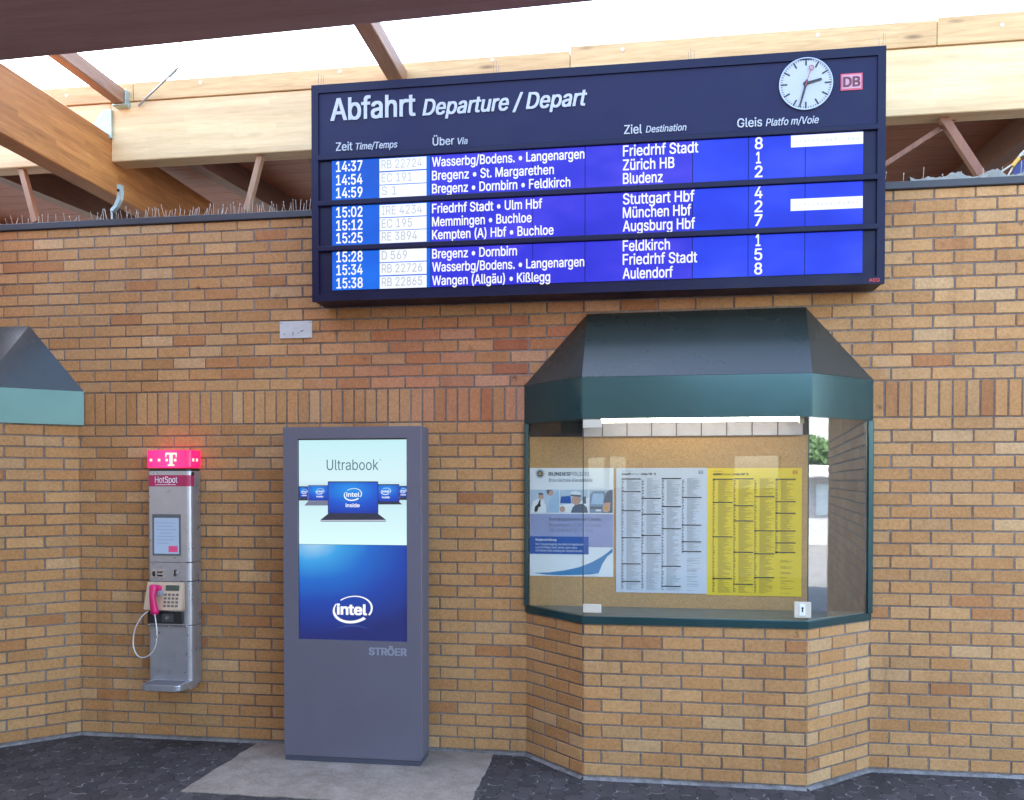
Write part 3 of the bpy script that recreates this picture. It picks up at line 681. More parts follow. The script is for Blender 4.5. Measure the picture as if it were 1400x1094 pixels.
# small cover plate on the wall
bm = BM(); (x0, z1), (x1, z0) = at(382.5, 440, -.008), at(426.5, 462, -.008); box(bm, x0, x1, -.012, .0, z0, z1, .002)
cp = thing('cover_plate', 'small pale grey blank plate screwed to the brick wall under the board', 'cover plate', ((x0+x1)/2, 0, z0)); obj('plate', bm, M_PLATE, cp)
bm = BM()
for fxx, fzz in ((.06, .9), (.94, .9), (.15, .25), (.58, .3)): disc(bm, x0+(x1-x0)*fxx, z0+(z1-z0)*fzz, .004, -.0135, .002, 10)
bar2(bm, x0+.10, z0+.02, x0+.101, z0+.045, .004, .004, -.0132, .0015); bar2(bm, x0+.155, z0+.045, x0+.18, z0+.055, .006, .004, -.0132, .0015); obj('screw', bm, M_DARK, cp)

# ================================================================ PAYPHONE
YF = -.145
ph = thing('payphone', 'silver wall-mounted payphone column with glowing magenta top and magenta handset', 'payphone', (-3.27, -.08, .42))
PXL, PXR = at(202.3, 790, YF)[0], -3.122
def body(nm, z0, z1, mat, grow=0.0, bev=.004, par=None):
    bm = BM(); prism(bm, rrect(PXL-grow, PXR+grow, YF-grow, -.012, [.02, .042, 0, 0]), z0, z1, bev); return obj(nm, bm, mat, par or ph, smooth=False)
zA = at(230, 644, YF)[1]; zB = at(230, 769, YF)[1]; zC = at(230, 795, YF)[1]; zDD = at(230, 855, YF)[1]; zE = at(230, 936, YF)[1]
body('upper_panel', zB+.002, zA, M_SILVER); body('coin_panel', zC+.002, zB-.002, M_SILVER); body('phone_niche', zDD, zC-.002, M_SILVER); body('lower_panel', zE, zDD-.004, M_SILVER)
bm = BM(); prism(bm, rrect(PXL+.006, PXR-.006, YF+.006, -.012, [.02, .042, 0, 0]), zE, zA+.014); obj('inner_core', bm, M_DARK, ph)
zL0, zL1 = at(230, 639.5, YF)[1], at(230, 615.5, YF)[1]
M_LB, n_, l_, p_ = new_mat('magenta_lit_plastic')
p_.inputs['Base Color'].default_value = (.5, .01, .1, 1); p_.inputs['Roughness'].default_value = .3
vv = coords(n_, l_); gz = N(n_, 'ShaderNodeSeparateXYZ'); l_.new(vv, gz.inputs[0])
mr = N(n_, 'ShaderNodeMapRange'); l_.new(gz.outputs[0], mr.inputs[0]); mr.inputs[1].default_value = -.2; mr.inputs[2].default_value = .19
cr = ramp(n_, l_, mr.outputs[0], [(0, (.80, .004, .10)), (.45, (1.0, .03, .16)), (1, (.75, .0, .045))])
l_.new(cr.outputs[0], p_.inputs['Emission Color']); p_.inputs['Emission Strength'].default_value = 1.9*KE
lb = body('light_box', zL0, zL1, M_LB, .003, .006)
M_LBT = emit('lit_white_lettering', (1, .80, .66, 1), 1.25)
def rpx(bm, a, b, Yp, Y, th=.001):
    pq(bm, a, b, Yp, Y, th)
for px in (206.5, 217.5, 228.0, 239.5): bm = BM(); pq(bm, (px-1.7, 627.3), (px+1.7, 631), YF-.003, YF-.0045, .002); obj('lit_dot', bm, M_LBT, lb)
bm = BM(); c = 234.0
for a, b in (((c-7.8, 619), (c+7.8, 621.8)), ((c-2.3, 621.5), (c+2.3, 635)), ((c-4.5, 635), (c+4.5, 637.2)), ((c-7.8, 621.5), (c-6.2, 625.2)), ((c+6.2, 621.5), (c+7.8, 625.2))): pq(bm, a, b, YF-.003, YF-.0052, .0015)
obj('letter_emblem', bm, M_LBT, lb)
for yv in (-.115, -.065):
    zc = at(270, 629, -.09)[1]; bm = BM(); box(bm, PXR+.0022, PXR+.0045, yv-.012, yv+.012, zc-.011, zc+.011); obj('lit_dot', bm, M_LBT, lb)
bm = BM(); zc = at(268, 648, -.1)[1]; box(bm, PXR+.0005, PXR+.002, -.13, -.10, zc-.012, zc+.012); obj('vent_sticker', bm, M_DARK, ph)
# label band wraps the rounded corner
bm = BM(); z1, z0 = at(230, 649.7, YF)[1], at(230, 665, YF)[1]
P = rrect(PXL-.0015, PXR+.0015, YF-.0015, -.012, [.02, .042, 0, 0]); Pb = P[4:12]
prev = None
for x_, y_ in Pb:
    a, b = bm.verts.new((x_, y_, z0)), bm.verts.new((x_, y_, z1))
    if prev: bm.faces.new((prev[0], a, b, prev[1]))
    prev = (a, b)
r = bmesh.ops.extrude_face_region(bm, geom=bm.faces[:])
for e_ in r['geom']:
    if isinstance(e_, bmesh.types.BMVert): e_.co.y += .001
lab = obj('label_band', bm, M_MAGDARK, ph)
bm = BM(); text_px(bm, 'HotSpot', (212.3, 660.2), 242.8, 8.6, YF, YF-.003, bold=.004); pq(bm, (212.5, 662.4), (241, 663.1), YF, YF-.003); obj('lettering', bm, M_WHITE, lab)
# screen
bm = BM(); pq(bm, (208.6, 703), (247.2, 760), YF, YF-.004, .004); sc = obj('screen_frame', bm, paint('dull_steel_frame', (.13, .14, .15), .4, .4), ph)
bm = BM(); pq(bm, (211.2, 708), (245.2, 757.4), YF, YF-.0055, .002); scr = obj('screen', bm, emit('phone_screen_glow', lin(150, 175, 215), .85), sc)
for i, (a, b) in enumerate(((0, .9), (.1, .8), (.06, .94), (.2, .7), (.1, .9), (.08, .86), (.06, .6))):
    yy = 714.5+i*4.6; bm = BM(); pq(bm, (213+30*a, yy), (213+30*b, yy+1.1), YF, YF-.0062, .0007); obj('screen_text_line', bm, emit('screen_text_glow', lin(128, 150, 196), .82), scr)
bm = BM(); pq(bm, (231, 746.5), (243.5, 755), YF, YF-.0062, .0007); obj('screen_badge', bm, emit('screen_magenta_glow', lin(200, 60, 125), .85), scr)
# coin slot and card reader
bm = BM(); pq(bm, (207, 778.5), (226.5, 790), YF, YF-.010, .010); u1 = obj('card_reader', bm, M_CHROME, ph)
for qa, qb in (((209.5, 781), (213, 788)), ((216, 781), (223, 783.3)), ((216, 785.5), (223, 788))): bm = BM(); pq(bm, qa, qb, YF, YF-.0115, .0015); obj('slot', bm, M_DARK, u1)
bm = BM(); pq(bm, (234, 777.5), (245.5, 790.5), YF, YF-.006, .006); u2 = obj('coin_slot', bm, M_SILVER, ph)
bm = BM(); x_, z_ = at(240.5, 783, YF); disc(bm, x_, z_, .017, YF-.013, .007, 20); obj('coin_knob', bm, M_CHROME, u2)
bm = BM(); pq(bm, (239.3, 778.6), (241.7, 788), YF, YF-.0145, .0015); obj('slot', bm, M_DARK, u2)
# sloping keypad plate
def wedge(p0, p1, yt, yb, x_in=0):
    (xa, za), (xb, zb) = at(*p0, YF-.02), at(*p1, YF-.02)
    return xa, xb, za, zb
xa, za = at(200.5, 796, YF-.02); xb, zb = at(250.5, 834.5, YF-.03)
bm = BM(); yt, yb = YF-.014, YF-.050
def slope(f): return yt+(yb-yt)*f
prof = [(YF+.002, za), (yt, za), (yb, zb), (YF+.002, zb-.004)]
A = [bm.verts.new((xa-(0.012 if i in (2, 3) else 0), y, z)) for i, (y, z) in enumerate(prof)]; B = [bm.verts.new((xb, y, z)) for y, z in prof]
bm.faces.new(A); bm.faces.new(B[::-1])
for i in range(4): bm.faces.new((A[i], B[i], B[(i+1) % 4], A[(i+1) % 4]))
bmesh.ops.bevel(bm, geom=bm.edges[:], offset=.006, segments=2, affect='EDGES')
kp = obj('keypad_plate', bm, M_BEIGE, ph)
nsl = Vector((0, -(za-zb), (yt-yb)*-1)).normalized()
def on_plate(bm, fx0, fx1, fz0, fz1, out=.003, th=.003):
    P = []
    for (u_, v_) in ((fx0, fz1), (fx1, fz1), (fx1, fz0), (fx0, fz0)):
        P.append(Vector((xa+(xb-xa)*u_, slope(v_), za+(zb-za)*v_)))
    nn = (P[1]-P[0]).cross(P[3]-P[0]).normalized()
    if nn.y > 0: nn = -nn
    a = [bm.verts.new(p+nn*out) for p in P]; b = [bm.verts.new(p-nn*(th-out)) for p in P]
    bm.faces.new(a); bm.faces.new(b[::-1])
    for i in range(4): bm.faces.new((a[i], b[i], b[(i+1) % 4], a[(i+1) % 4]))
bm = BM(); on_plate(bm, .52, .88, .10, .30); obj('number_display', bm, paint('dull_lcd_green', (.030, .045, .022), .25), kp)
for r_ in range(4):
    for c_ in range(4):
        u_ = .50+c_*.105; v_ = .40+r_*.135; bm = BM(); on_plate(bm, u_, u_+.062, v_, v_+.078, .004, .004); obj('key', bm, paint('grey_metal_keys', (.13, .12, .12), .35, .5), kp)
# handset: lofted grip with ear and mouth pieces
hx, hz1 = at(212, 799, YF-.05); _, hz0 = at(212, 840, YF-.05)
bm = BM(); path = []; rad = []
for i in range(15):
    f = i/14; zc = hz1+(hz0-hz1)*f; bow = -.016*math.sin(math.pi*f)
    path.append((hx+.010*f-.006*math.sin(math.pi*f), YF-.062+bow, zc)); rad.append(.0235+.008*(abs(f-.5)*2)**2-.014*(f in (0, 1)))
tube(bm, path, rad, 14)
hs = obj('handset', bm, M_MAGENTA, ph, smooth=True)
bm = BM(); tube(bm, [(hx+.012, YF-.062, hz1-.035), (hx+.012, YF-.022, hz1-.03)], [.020, .024], 14); obj('ear_piece', bm, M_MAGENTA, hs)
bm = BM(); tube(bm, [(hx+.004, YF-.062, hz0+.028), (hx+.004, YF-.042, hz0+.028)], [.018, .022], 14); obj('mouth_piece', bm, M_MAGENTA, hs)
bm = BM(); box(bm, hx+.02, hx+.052, YF-.060, YF-.022, hz1-.080, hz1-.045, .006, 2); obj('cradle_hook', bm, paint('pale_blue_grey_hook', (.30, .36, .42), .35, .3), ph)
# dark card pocket under the plate
xa2, za2 = at(203, 835.5, YF-.005); xb2, zb2 = at(251, 853, YF-.005)
bm = BM(); box(bm, xa2, xb2, YF-.022, YF, zb2, za2, .004); pk = obj('return_pocket', bm, M_DARK, ph)
bm = BM(); pq(bm, (222, 839), (238, 850.5), YF-.02, YF-.027, .004); cl = obj('return_flap', bm, paint('dark_steel_flap', (.10, .10, .11), .3, .6), pk)
bm = BM(); x_, z_ = at(229.5, 844.5, YF-.02); disc(bm, x_, z_, .014, YF-.031, .004, 16); obj('flap_knob', bm, M_CHROME, cl)
bm = BM(); x0, z1 = at(203, 853.5, YF); x1, z0 = at(258, 858, YF); box(bm, PXL+.004, PXR-.03, YF-.012, YF, z0, z1, .003); obj('trim_strip', bm, M_CHROME, ph)
# cord
cpx = [(211.5, 840, -.235), (213, 850, -.235), (214.5, 864, -.238), (213.5, 880, -.242), (208, 892, -.245), (199, 898.5, -.245), (190, 898, -.24), (184, 890, -.235), (182, 878, -.23), (184, 862, -.225), (190, 849, -.215), (197, 840, -.2), (203, 836, -.18)]
ctl = [Vector((at(a, b, c_)[0], c_, at(a, b, c_)[1])) for a, b, c_ in cpx]
sm = []
for i in range(len(ctl)-1):
    p0, p1, p2, p3 = ctl[max(i-1, 0)], ctl[i], ctl[i+1], ctl[min(i+2, len(ctl)-1)]
    for k in range(5):
        t_ = k/5; sm.append(.5*((2*p1)+(-p0+p2)*t_+(2*p0-5*p1+4*p2-p3)*t_*t_+(-p0+3*p1-3*p2+p3)*t_**3))
sm.append(ctl[-1]); bm = BM(); tube(bm, sm, .0048, 8); obj('cord', bm, paint('steel_sheathed_cord', (.62, .60, .58), .35, .4), ph, smooth=True)
# shelf
xs0, zs = at(191.5, 940, -.30); xs1, _ = at(257.5, 940, -.30)
bm = BM(); prism(bm, rrect(xs0+.0, PXR+.004, -.315, -.05, [.05, .05, .0, .0]), zs-.018, zs+.022, .006); sh = obj('shelf', bm, M_SILVER, ph)
bm = BM(); prism(bm, rrect(xs0+.03, PXR-.03, -.292, -.172, .015), zs+.0215, zs+.0245, .001); obj('shelf_mat', bm, paint('grey_rubber_mat', (.15, .14, .14), .6), sh)
bm = BM(); box(bm, PXR-.11, PXR-.004, -.16, -.05, zE-.028, zE-.001, .004); obj('bottom_bracket', bm, M_SILVER, ph)

# ================================================================ ADVERTISING KIOSK
YK = -.355; KX0, KX1, KZ1 = -2.338, -1.387, 2.268
ks = thing('advertising_kiosk', 'tall slate blue digital advertising pillar with a lit portrait screen', 'advertising pillar', ((KX0+KX1)/2, -.24, .006))
bm = BM(); box(bm, KX0+.004, KX1-.004, YK+.006, -.125, .006, .040, .002); obj('plinth', bm, M_KIOSKD, ks)
sx0, sz1 = at(406.5, 600, YK); sx1, sz0 = at(556.5, 878, YK)
bm = BM(); box(bm, KX0, KX1, YK+.028, -.12, .043, KZ1, .004); obj('housing', bm, M_KIOSK, ks)
bm = BM()
o_ = [(KX0, .043), (KX1-.004, .043), (KX1-.004, KZ1-.002), (KX0, KZ1-.002)]; i_ = [(sx0, sz0), (sx1, sz0), (sx1, sz1), (sx0, sz1)]
fo = [bm.verts.new((x, YK, z)) for x, z in o_]; fi = [bm.verts.new((x, YK, z)) for x, z in i_]
bo = [bm.verts.new((x, YK+.025, z)) for x, z in o_]; bi = [bm.verts.new((x, YK+.025, z)) for x, z in i_]
for i in range(4):
    j = (i+1) % 4; bm.faces.new((fo[i], fo[j], fi[j], fi[i])); bm.faces.new((bo[i], bi[i], bi[j], bo[j])); bm.faces.new((fo[i], bo[i], bo[j], fo[j])); bm.faces.new((fi[i], fi[j], bi[j], bi[i]))
bmesh.ops.bevel(bm, geom=[e for e in bm.edges if abs(e.verts[0].co.y-YK) < 1e-5 and abs(e.verts[1].co.y-YK) < 1e-5 and e.is_manifold and e.calc_face_angle(0) > 1], offset=.003, segments=2, affect='EDGES')
obj('front_door', bm, M_KIOSK, ks)
bm = BM(); quad(bm, sx0+.002, sx1-.002, sz0+.002, sz1-.002, YK+.018, .008); bz = obj('screen', bm, paint('screen_black_glass', (.006, .006, .008), .12), ks)
YS = YK+.016
ux0, uz1 = at(408.5, 602, YS); ux1, uz0 = at(556.0, 745.5, YS); lz0 = at(480, 877, YS)[1]
bm = BM(); quad(bm, ux0, ux1, uz0, uz1, YS, .0015)
ME, n_, l_, p_ = new_mat('screen_white_glow'); p_.inputs['Base Color'].default_value = (.02, .02, .02, 1)
tc_ = N(n_, 'ShaderNodeTexCoord'); sp_ = N(n_, 'ShaderNodeSeparateXYZ'); l_.new(tc_.outputs['Generated'], sp_.inputs[0])
cr = ramp(n_, l_, sp_.outputs[2], [(0, lin(222, 255, 253)), (.35, lin(205, 240, 246)), (.5, lin(185, 215, 232)), (.62, lin(215, 243, 248)), (1, lin(196, 240, 246))])
l_.new(cr.outputs[0], p_.inputs['Emission Color']); p_.inputs['Emission Strength'].default_value = .98*KE
obj('upper_picture', bm, ME, bz)
bm = BM(); quad(bm, ux0, ux1, lz0, uz0-.002, YS, .0015)
ME2, n_, l_, p_ = new_mat('screen_blue_glow'); p_.inputs['Base Color'].default_value = (.01, .01, .02, 1)
tc_ = N(n_, 'ShaderNodeTexCoord'); mp = N(n_, 'ShaderNodeMapping'); mp.inputs['Location'].default_value = (-.10, 0, -1.0); mp.inputs['Scale'].default_value = (.72, 0, 1.0)
l_.new(tc_.outputs['Generated'], mp.inputs[0]); ln = N(n_, 'ShaderNodeVectorMath', operation='LENGTH'); l_.new(mp.outputs[0], ln.inputs[0])
nz = noise(n_, l_, tc_.outputs['Generated'], 3, 3); ad = N(n_, 'ShaderNodeMath', operation='MULTIPLY_ADD'); l_.new(nz, ad.inputs[0]); ad.inputs[1].default_value = .10; l_.new(ln.outputs['Value'], ad.inputs[2])
cr = ramp(n_, l_, ad.outputs[0], [(.08, lin(150, 205, 240)), (.22, lin(55, 165, 232)), (.42, lin(12, 105, 205)), (.66, lin(8, 62, 170)), (1.0, lin(18, 30, 110))])
l_.new(cr.outputs[0], p_.inputs['Emission Color']); p_.inputs['Emission Strength'].default_value = .95*KE
low = obj('lower_picture', bm, ME2, bz)
E_WHITE = emit('screen_pure_white', (1, 1, 1, 1), 1.0); E_TEAL = emit('screen_slate_teal', lin(70, 110, 122), .9)
bm = BM(); text_px(bm, 'Ultrabook', (446.8, 642.8), 517.5, 14.2, YS, YS-.0025, bold=-.017, th=.001); text_px(bm, 'TM', (518.5, 629.5), 521.5, 1.6, YS, YS-.0025, th=.001); obj('lettering', bm, E_TEAL, bz)
def swirl(bm, cx, cz, rx, rz, Y, th=.0012, tilt=10):
    def arc(a0, a1, w0, w1, n=26):
        o1, i1 = [], []
        for i in range(n+1):
            f = i/n; a = R(a0+(a1-a0)*f); wd = w0+(w1-w0)*math.sin(math.pi*f*.5)
            for L, k in ((o1, 1.0), (i1, 1-wd)):
                x, z = rx*k*math.cos(a)*1.0, rz*(k if k == 1 else k)*math.sin(a); ct, s_ = math.cos(R(tilt)), math.sin(R(tilt))
                L.append((cx+x*ct-z*s_, cz+x*s_+z*ct))
        vo_ = [(bm.verts.new((x, Y, z)), bm.verts.new((x, Y+th, z))) for x, z in o1]; vi = [(bm.verts.new((x, Y, z)), bm.verts.new((x, Y+th, z))) for x, z in i1]
        for i in range(n):
            bm.faces.new((vo_[i][0], vo_[i+1][0], vi[i+1][0], vi[i][0])); bm.faces.new((vo_[i][1], vi[i][1], vi[i+1][1], vo_[i+1][1]))
            bm.faces.new((vo_[i][0], vo_[i][1], vo_[i+1][1], vo_[i+1][0])); bm.faces.new((vi[i][0], vi[i+1][0], vi[i+1][1], vi[i][1]))
        for i in (0, n): bm.faces.new((vo_[i][0], vi[i][0], vi[i][1], vo_[i][1]))
    arc(-38, 122, .10, .07); arc(142, 305, .06, .20)
cx, cz = at(482.3, 833.5, YS); sm_ = scale_at(482, 833, YS)
bm = BM(); swirl(bm, cx, cz, 28.5*sm_, 18.6*sm_, YS-.0025); obj('emblem_ring', bm, E_WHITE, low)
bm = BM(); text_px(bm, 'intel', (461.5, 839.8), 501, 13.8, YS, YS-.0025, bold=.045, th=.001); obj('emblem_lettering', bm, E_WHITE, low)
bm = BM(); a_ = [at(456+52*i/12, 861-4.2*math.sin(math.pi*i/12), YS) for i in range(13)]; b_ = [at(456+52*i/12, 861-7.2*math.sin(math.pi*i/12), YS) for i in range(13)]
plate(bm, a_+b_[1:-1][::-1], YS-.0020, .001); obj('emblem_reflection', bm, emit('screen_reflection_blue', lin(48, 66, 150), .9), low)
E_LAPD = emit('screen_laptop_dark', lin(20, 28, 62), .9); E_LAPB = emit('screen_laptop_silver', lin(120, 130, 160), .8)
EB, n_, l_, p_ = new_mat('screen_laptop_blue'); tc_ = N(n_, 'ShaderNodeTexCoord'); mp = N(n_, 'ShaderNodeMapping'); mp.inputs['Location'].default_value = (-.35, 0, -.75); mp.inputs['Scale'].default_value = (.8, 0, 1)
l_.new(tc_.outputs['Generated'], mp.inputs[0]); ln = N(n_, 'ShaderNodeVectorMath', operation='LENGTH'); l_.new(mp.outputs[0], ln.inputs[0])
cr = ramp(n_, l_, ln.outputs['Value'], [(0, lin(20, 150, 240)), (.45, lin(8, 85, 210)), (.9, lin(8, 30, 150))]); l_.new(cr.outputs[0], p_.inputs['Emission Color']); p_.inputs['Emission Strength'].default_value = .95*KE; p_.inputs['Base Color'].default_value = (.01, .01, .02, 1)
def zpx(a, b): return (400+a/6.835, 590+b/6.835)          # pixel in the enlarged crop -> photo pixel
def laptop(lid, base, dy, emb, silver=False):
    bm = BM(); (x0, z1), (x1, z0) = at(*zpx(*lid[0]), YS), at(*zpx(*lid[1]), YS)
    plate(bm, rrect(x0, x1, z0, z1, .006, 3), YS-.002-dy, .001); o_ = obj('laptop_picture', bm, E_LAPB if silver else E_LAPD, bz)
    m = .006; bm = BM(); quad(bm, x0+m*.8, x1-m*.8, z0+m*.8, z1-m*1.2, YS-.0028-dy, .001); obj('laptop_display', bm, EB, o_)
    bm = BM(); plate(bm, [at(*zpx(*p), YS) for p in base], YS-.0024-dy, .001); b2 = obj('laptop_base', bm, E_LAPB if silver else E_LAPD, o_)
    ex, ey, er, tx = emb
    bm = BM(); c_x, c_z = at(*zpx(ex, ey), YS); s_ = scale_at(480, 680, YS)/6.835
    swirl(bm, c_x, c_z, er*s_, er*.66*s_, YS-.0036-dy)
    text_bm(bm, 'intel', c_x, c_z-er*.22*s_, YS-.0036-dy, er*.46*s_, er*1.42*s_, bold=.02, th=.0008, align='C')
    text_bm(bm, 'inside', c_x-er*.03*s_, c_z-er*1.32*s_, YS-.0036-dy, er*.38*s_, er*1.52*s_, bold=.02, th=.0008, align='C'); obj('laptop_emblem', bm, E_WHITE, o_)
laptop(((60, 512), (143, 622)), [(60, 645), (143, 645), (143, 622), (60, 622)], 0, (112, 563, 31, 0))
laptop(((1000, 508), (1071, 620)), [(1000, 640), (1071, 640), (1071, 620), (1000, 620)], 0, (1036, 555, 32, 0))
laptop(((143, 500), (345, 652)), [(112, 692), (345, 692), (345, 652), (146, 652)], .0012, (258, 560, 42, 0), True)
laptop(((795, 492), (1000, 662)), [(795, 682), (1026, 682), (1000, 660), (795, 660)], .0012, (874, 560, 48, 0))
laptop(((331, 466), (803, 772)), [(268, 842), (872, 842), (878, 828), (800, 768), (335, 768), (258, 830)], .0026, (566, 590, 88, 0))
bm = BM(); plate(bm, [at(*zpx(*p), YS) for p in ((262, 836), (872, 836), (878, 826), (258, 828))], YS-.0062, .0008); obj('laptop_edge', bm, emit('screen_laptop_edge', lin(205, 215, 235), .9), bz)
bm = BM(); text_px(bm, 'STRÖER', (504.8, 895.2), 555.5, 9.6, YK, YK-.0022, bold=.045, th=.0022); obj('lettering', bm, paint('pale_grey_vinyl', (.27, .28, .34), .4), ks)

# ================================================================ DEPARTURE BOARD
YB = -.25; BX0, BX1, BZ0, BZ1 = -2.170, 1.547, 3.129, 4.594
db = thing('departure_board', 'wide navy blue station departure board with lit white lettering and a clock', 'departure board', ((BX0+BX1)/2, -.13, BZ0))
bm = BM(); box(bm, BX0+.004, BX1-.004, YB+.026, -.012, BZ0+.004, BZ1-.002, .004); obj('housing', bm, M_NAVYF, db)
fw = .048
bm = BM(); o_ = [(BX0, BZ0), (BX1, BZ0), (BX1, BZ1), (BX0, BZ1)]; i_ = [(BX0+fw, BZ0+.045), (BX1-fw, BZ0+.045), (BX1-fw, BZ1-.055), (BX0+fw, BZ1-.055)]
fo = [bm.verts.new((x, YB, z)) for x, z in o_]; fi = [bm.verts.new((x, YB, z)) for x, z in i_]; bo = [bm.verts.new((x, YB+.03, z)) for x, z in o_]; bi = [bm.verts.new((x, YB+.03, z)) for x, z in i_]
for i in range(4):
    j = (i+1) % 4; bm.faces.new((fo[i], fo[j], fi[j], fi[i])); bm.faces.new((bo[i], bi[i], bi[j], bo[j])); bm.faces.new((fo[i], bo[i], bo[j], fo[j])); bm.faces.new((fi[i], fi[j], bi[j], bi[i]))
bmesh.ops.bevel(bm, geom=[e for e in bm.edges if abs(e.verts[0].co.y-YB) < 1e-5 and abs(e.verts[1].co.y-YB) < 1e-5 and e.calc_face_angle(0) > 1], offset=.006, segments=3, affect='EDGES')
fr = obj('frame', bm, M_NAVYF, db)
for xx in (-2.14, -.92, .35, 1.52):
    for q in range(3):
        bm = BM(); tube(bm, [(xx+q*.018, -.2, BZ1-.005), (xx+q*.018+random.uniform(-.006, .006), -.2, BZ1+random.uniform(.07, .11))], .0013, 5); obj('bird_wire', bm, paint('thin_wire', (.10, .10, .10), .4, .6), fr)
YH = YB+.012                                     # recessed header / display plane
zbar1 = at(440, 215, YB)[1]*.5+at(1199, 173.6, YB)[1]*.5
zbar2 = at(440, 278, YB)[1]*.5+at(1199, 241.5, YB)[1]*.5
zbar3 = at(440, 340.5, YB)[1]*.5+at(1199, 309, YB)[1]*.5
bm = BM(); quad(bm, BX0+fw-.002, BX1-fw+.002, zbar1-.01, BZ1-.053, YH, .01); hd = obj('header_panel', bm, M_NAVY, db)
bm = BM(); quad(bm, BX0+fw-.002, BX1-fw+.002, BZ0+.043, zbar1-.008, YH+.006, .01); obj('display_back', bm, M_NAVYF, db)
for zc in (zbar1, zbar2, zbar3):
    bm = BM(); box(bm, BX0+fw-.012, BX1-fw+.012, YB-.004, YH+.004, zc-.019, zc+.019, .008, 3); obj('cross_bar', bm, M_NAVYF, db)
def lcd_mat(name, cA, cB, cC):
    m, n, l, p = new_mat(name); p.inputs['Base Color'].default_value = (.01, .01, .03, 1); p.inputs['Roughness'].default_value = .5; p.inputs['Specular IOR Level'].default_value = .15
    tc = N(n, 'ShaderNodeTexCoord'); mp = N(n, 'ShaderNodeMapping'); mp.inputs['Scale'].default_value = (1.1, 1, 2.2); l.new(tc.outputs['Object'], mp.inputs[0])
    f = noise(n, l, mp.outputs[0], 1.6, 2); g = noise(n, l, tc.outputs['Object'], 160, 2)
    c = ramp(n, l, f, [(.30, cA), (.5, cB), (.72, cC)]).outputs[0]
    c = mixc(n, l, .14, c, mixc(n, l, 1.0, c, ramp(n, l, g, [(.3, (.5, .5, .5)), (.7, (1.5, 1.5, 1.5))]).outputs[0], 'MULTIPLY'))
    l.new(c, p.inputs['Emission Color']); p.inputs['Emission Strength'].default_value = KE; return m
LCD_A = lcd_mat('lit_azure_lcd', lin(0, 84, 205), lin(0, 98, 225), lin(10, 112, 238))
LCD_B = lcd_mat('lit_violet_blue_lcd', lin(34, 38, 205), lin(48, 48, 224), lin(80, 70, 240))
LCD_C = lcd_mat('lit_royal_blue_lcd', lin(24, 50, 226), lin(30, 62, 242), lin(56, 80, 252))
E_LT = emit('lit_lcd_lettering', lin(246, 248, 255), 1.05); E_BOX = emit('lit_white_lcd_field', lin(240, 246, 255), 1.05); E_FAINT = emit('faded_lcd_grey', lin(182, 190, 202), .95)
cols = [(454, 518, LCD_A), (588.9, 656.6, LCD_B), (657.2, 728.0, LCD_B), (728.8, 799.3, LCD_B), (800.3, 871.6, LCD_B), (872.4, 946.2, LCD_B), (947.2, 1022.4, LCD_C), (1023.4, 1100.0, LCD_C), (1101, 1179.5, LCD_C)]
ZR = [(zbar1-.022, zbar2+.022), (zbar2-.022, zbar3+.022), (zbar3-.022, BZ0+.062)]
ZR[2] = (ZR[2][0], at(456, 397, YH)[1])
def colx(px): return at(px, 300, YH)[0]
for (za_, zb_) in ZR:
    for a, b, m in cols:
        bm = BM(); quad(bm, colx(a), colx(b), zb_, za_, YH, .004); obj('display_panel', bm, m, db)
    bm = BM(); quad(bm, colx(518.3), colx(588.2), zb_, za_, YH, .004); obj('display_panel', bm, LCD_A, db)
rows = [(234.3, '14:37', 'RB 22724', 'Wasserbg/Bodens. • Langenargen', 798.6, 'Friedrhf Stadt', 954, '8'), (252.6, '14:54', 'EC 191', 'Bregenz • St. Margarethen', 757, 'Zürich HB', 921.5, '1'), (270.3, '14:59', 'S 1', 'Bregenz • Dornbirn • Feldkirch', 779.4, 'Bludenz', 905.6, '2'),
        (297, '15:02', 'IRE 4234', 'Friedrhf Stadt • Ulm Hbf', 741, 'Stuttgart Hbf', 949, '4'), (314.8, '15:12', 'EC 195', 'Memmingen • Buchloe', 726.6, 'München Hbf', 944.6, '2'), (332.3, '15:25', 'RE 3894', 'Kempten (A) Hbf • Buchloe', 756.6, 'Augsburg Hbf', 950, '7'),
        (358, '15:28', 'D 569', 'Bregenz • Dornbirn', 706.6, 'Feldkirch', 915.8, '1'), (375.8, '15:34', 'RB 22726', 'Wasserbg/Bodens. • Langenargen', 798.6, 'Friedrhf Stadt', 953, '5'), (394.0, '15:38', 'RB 22865', 'Wangen (Allgäu) • Kißlegg', 752, 'Aulendorf', 920, '8')]
YT = YH-.0022
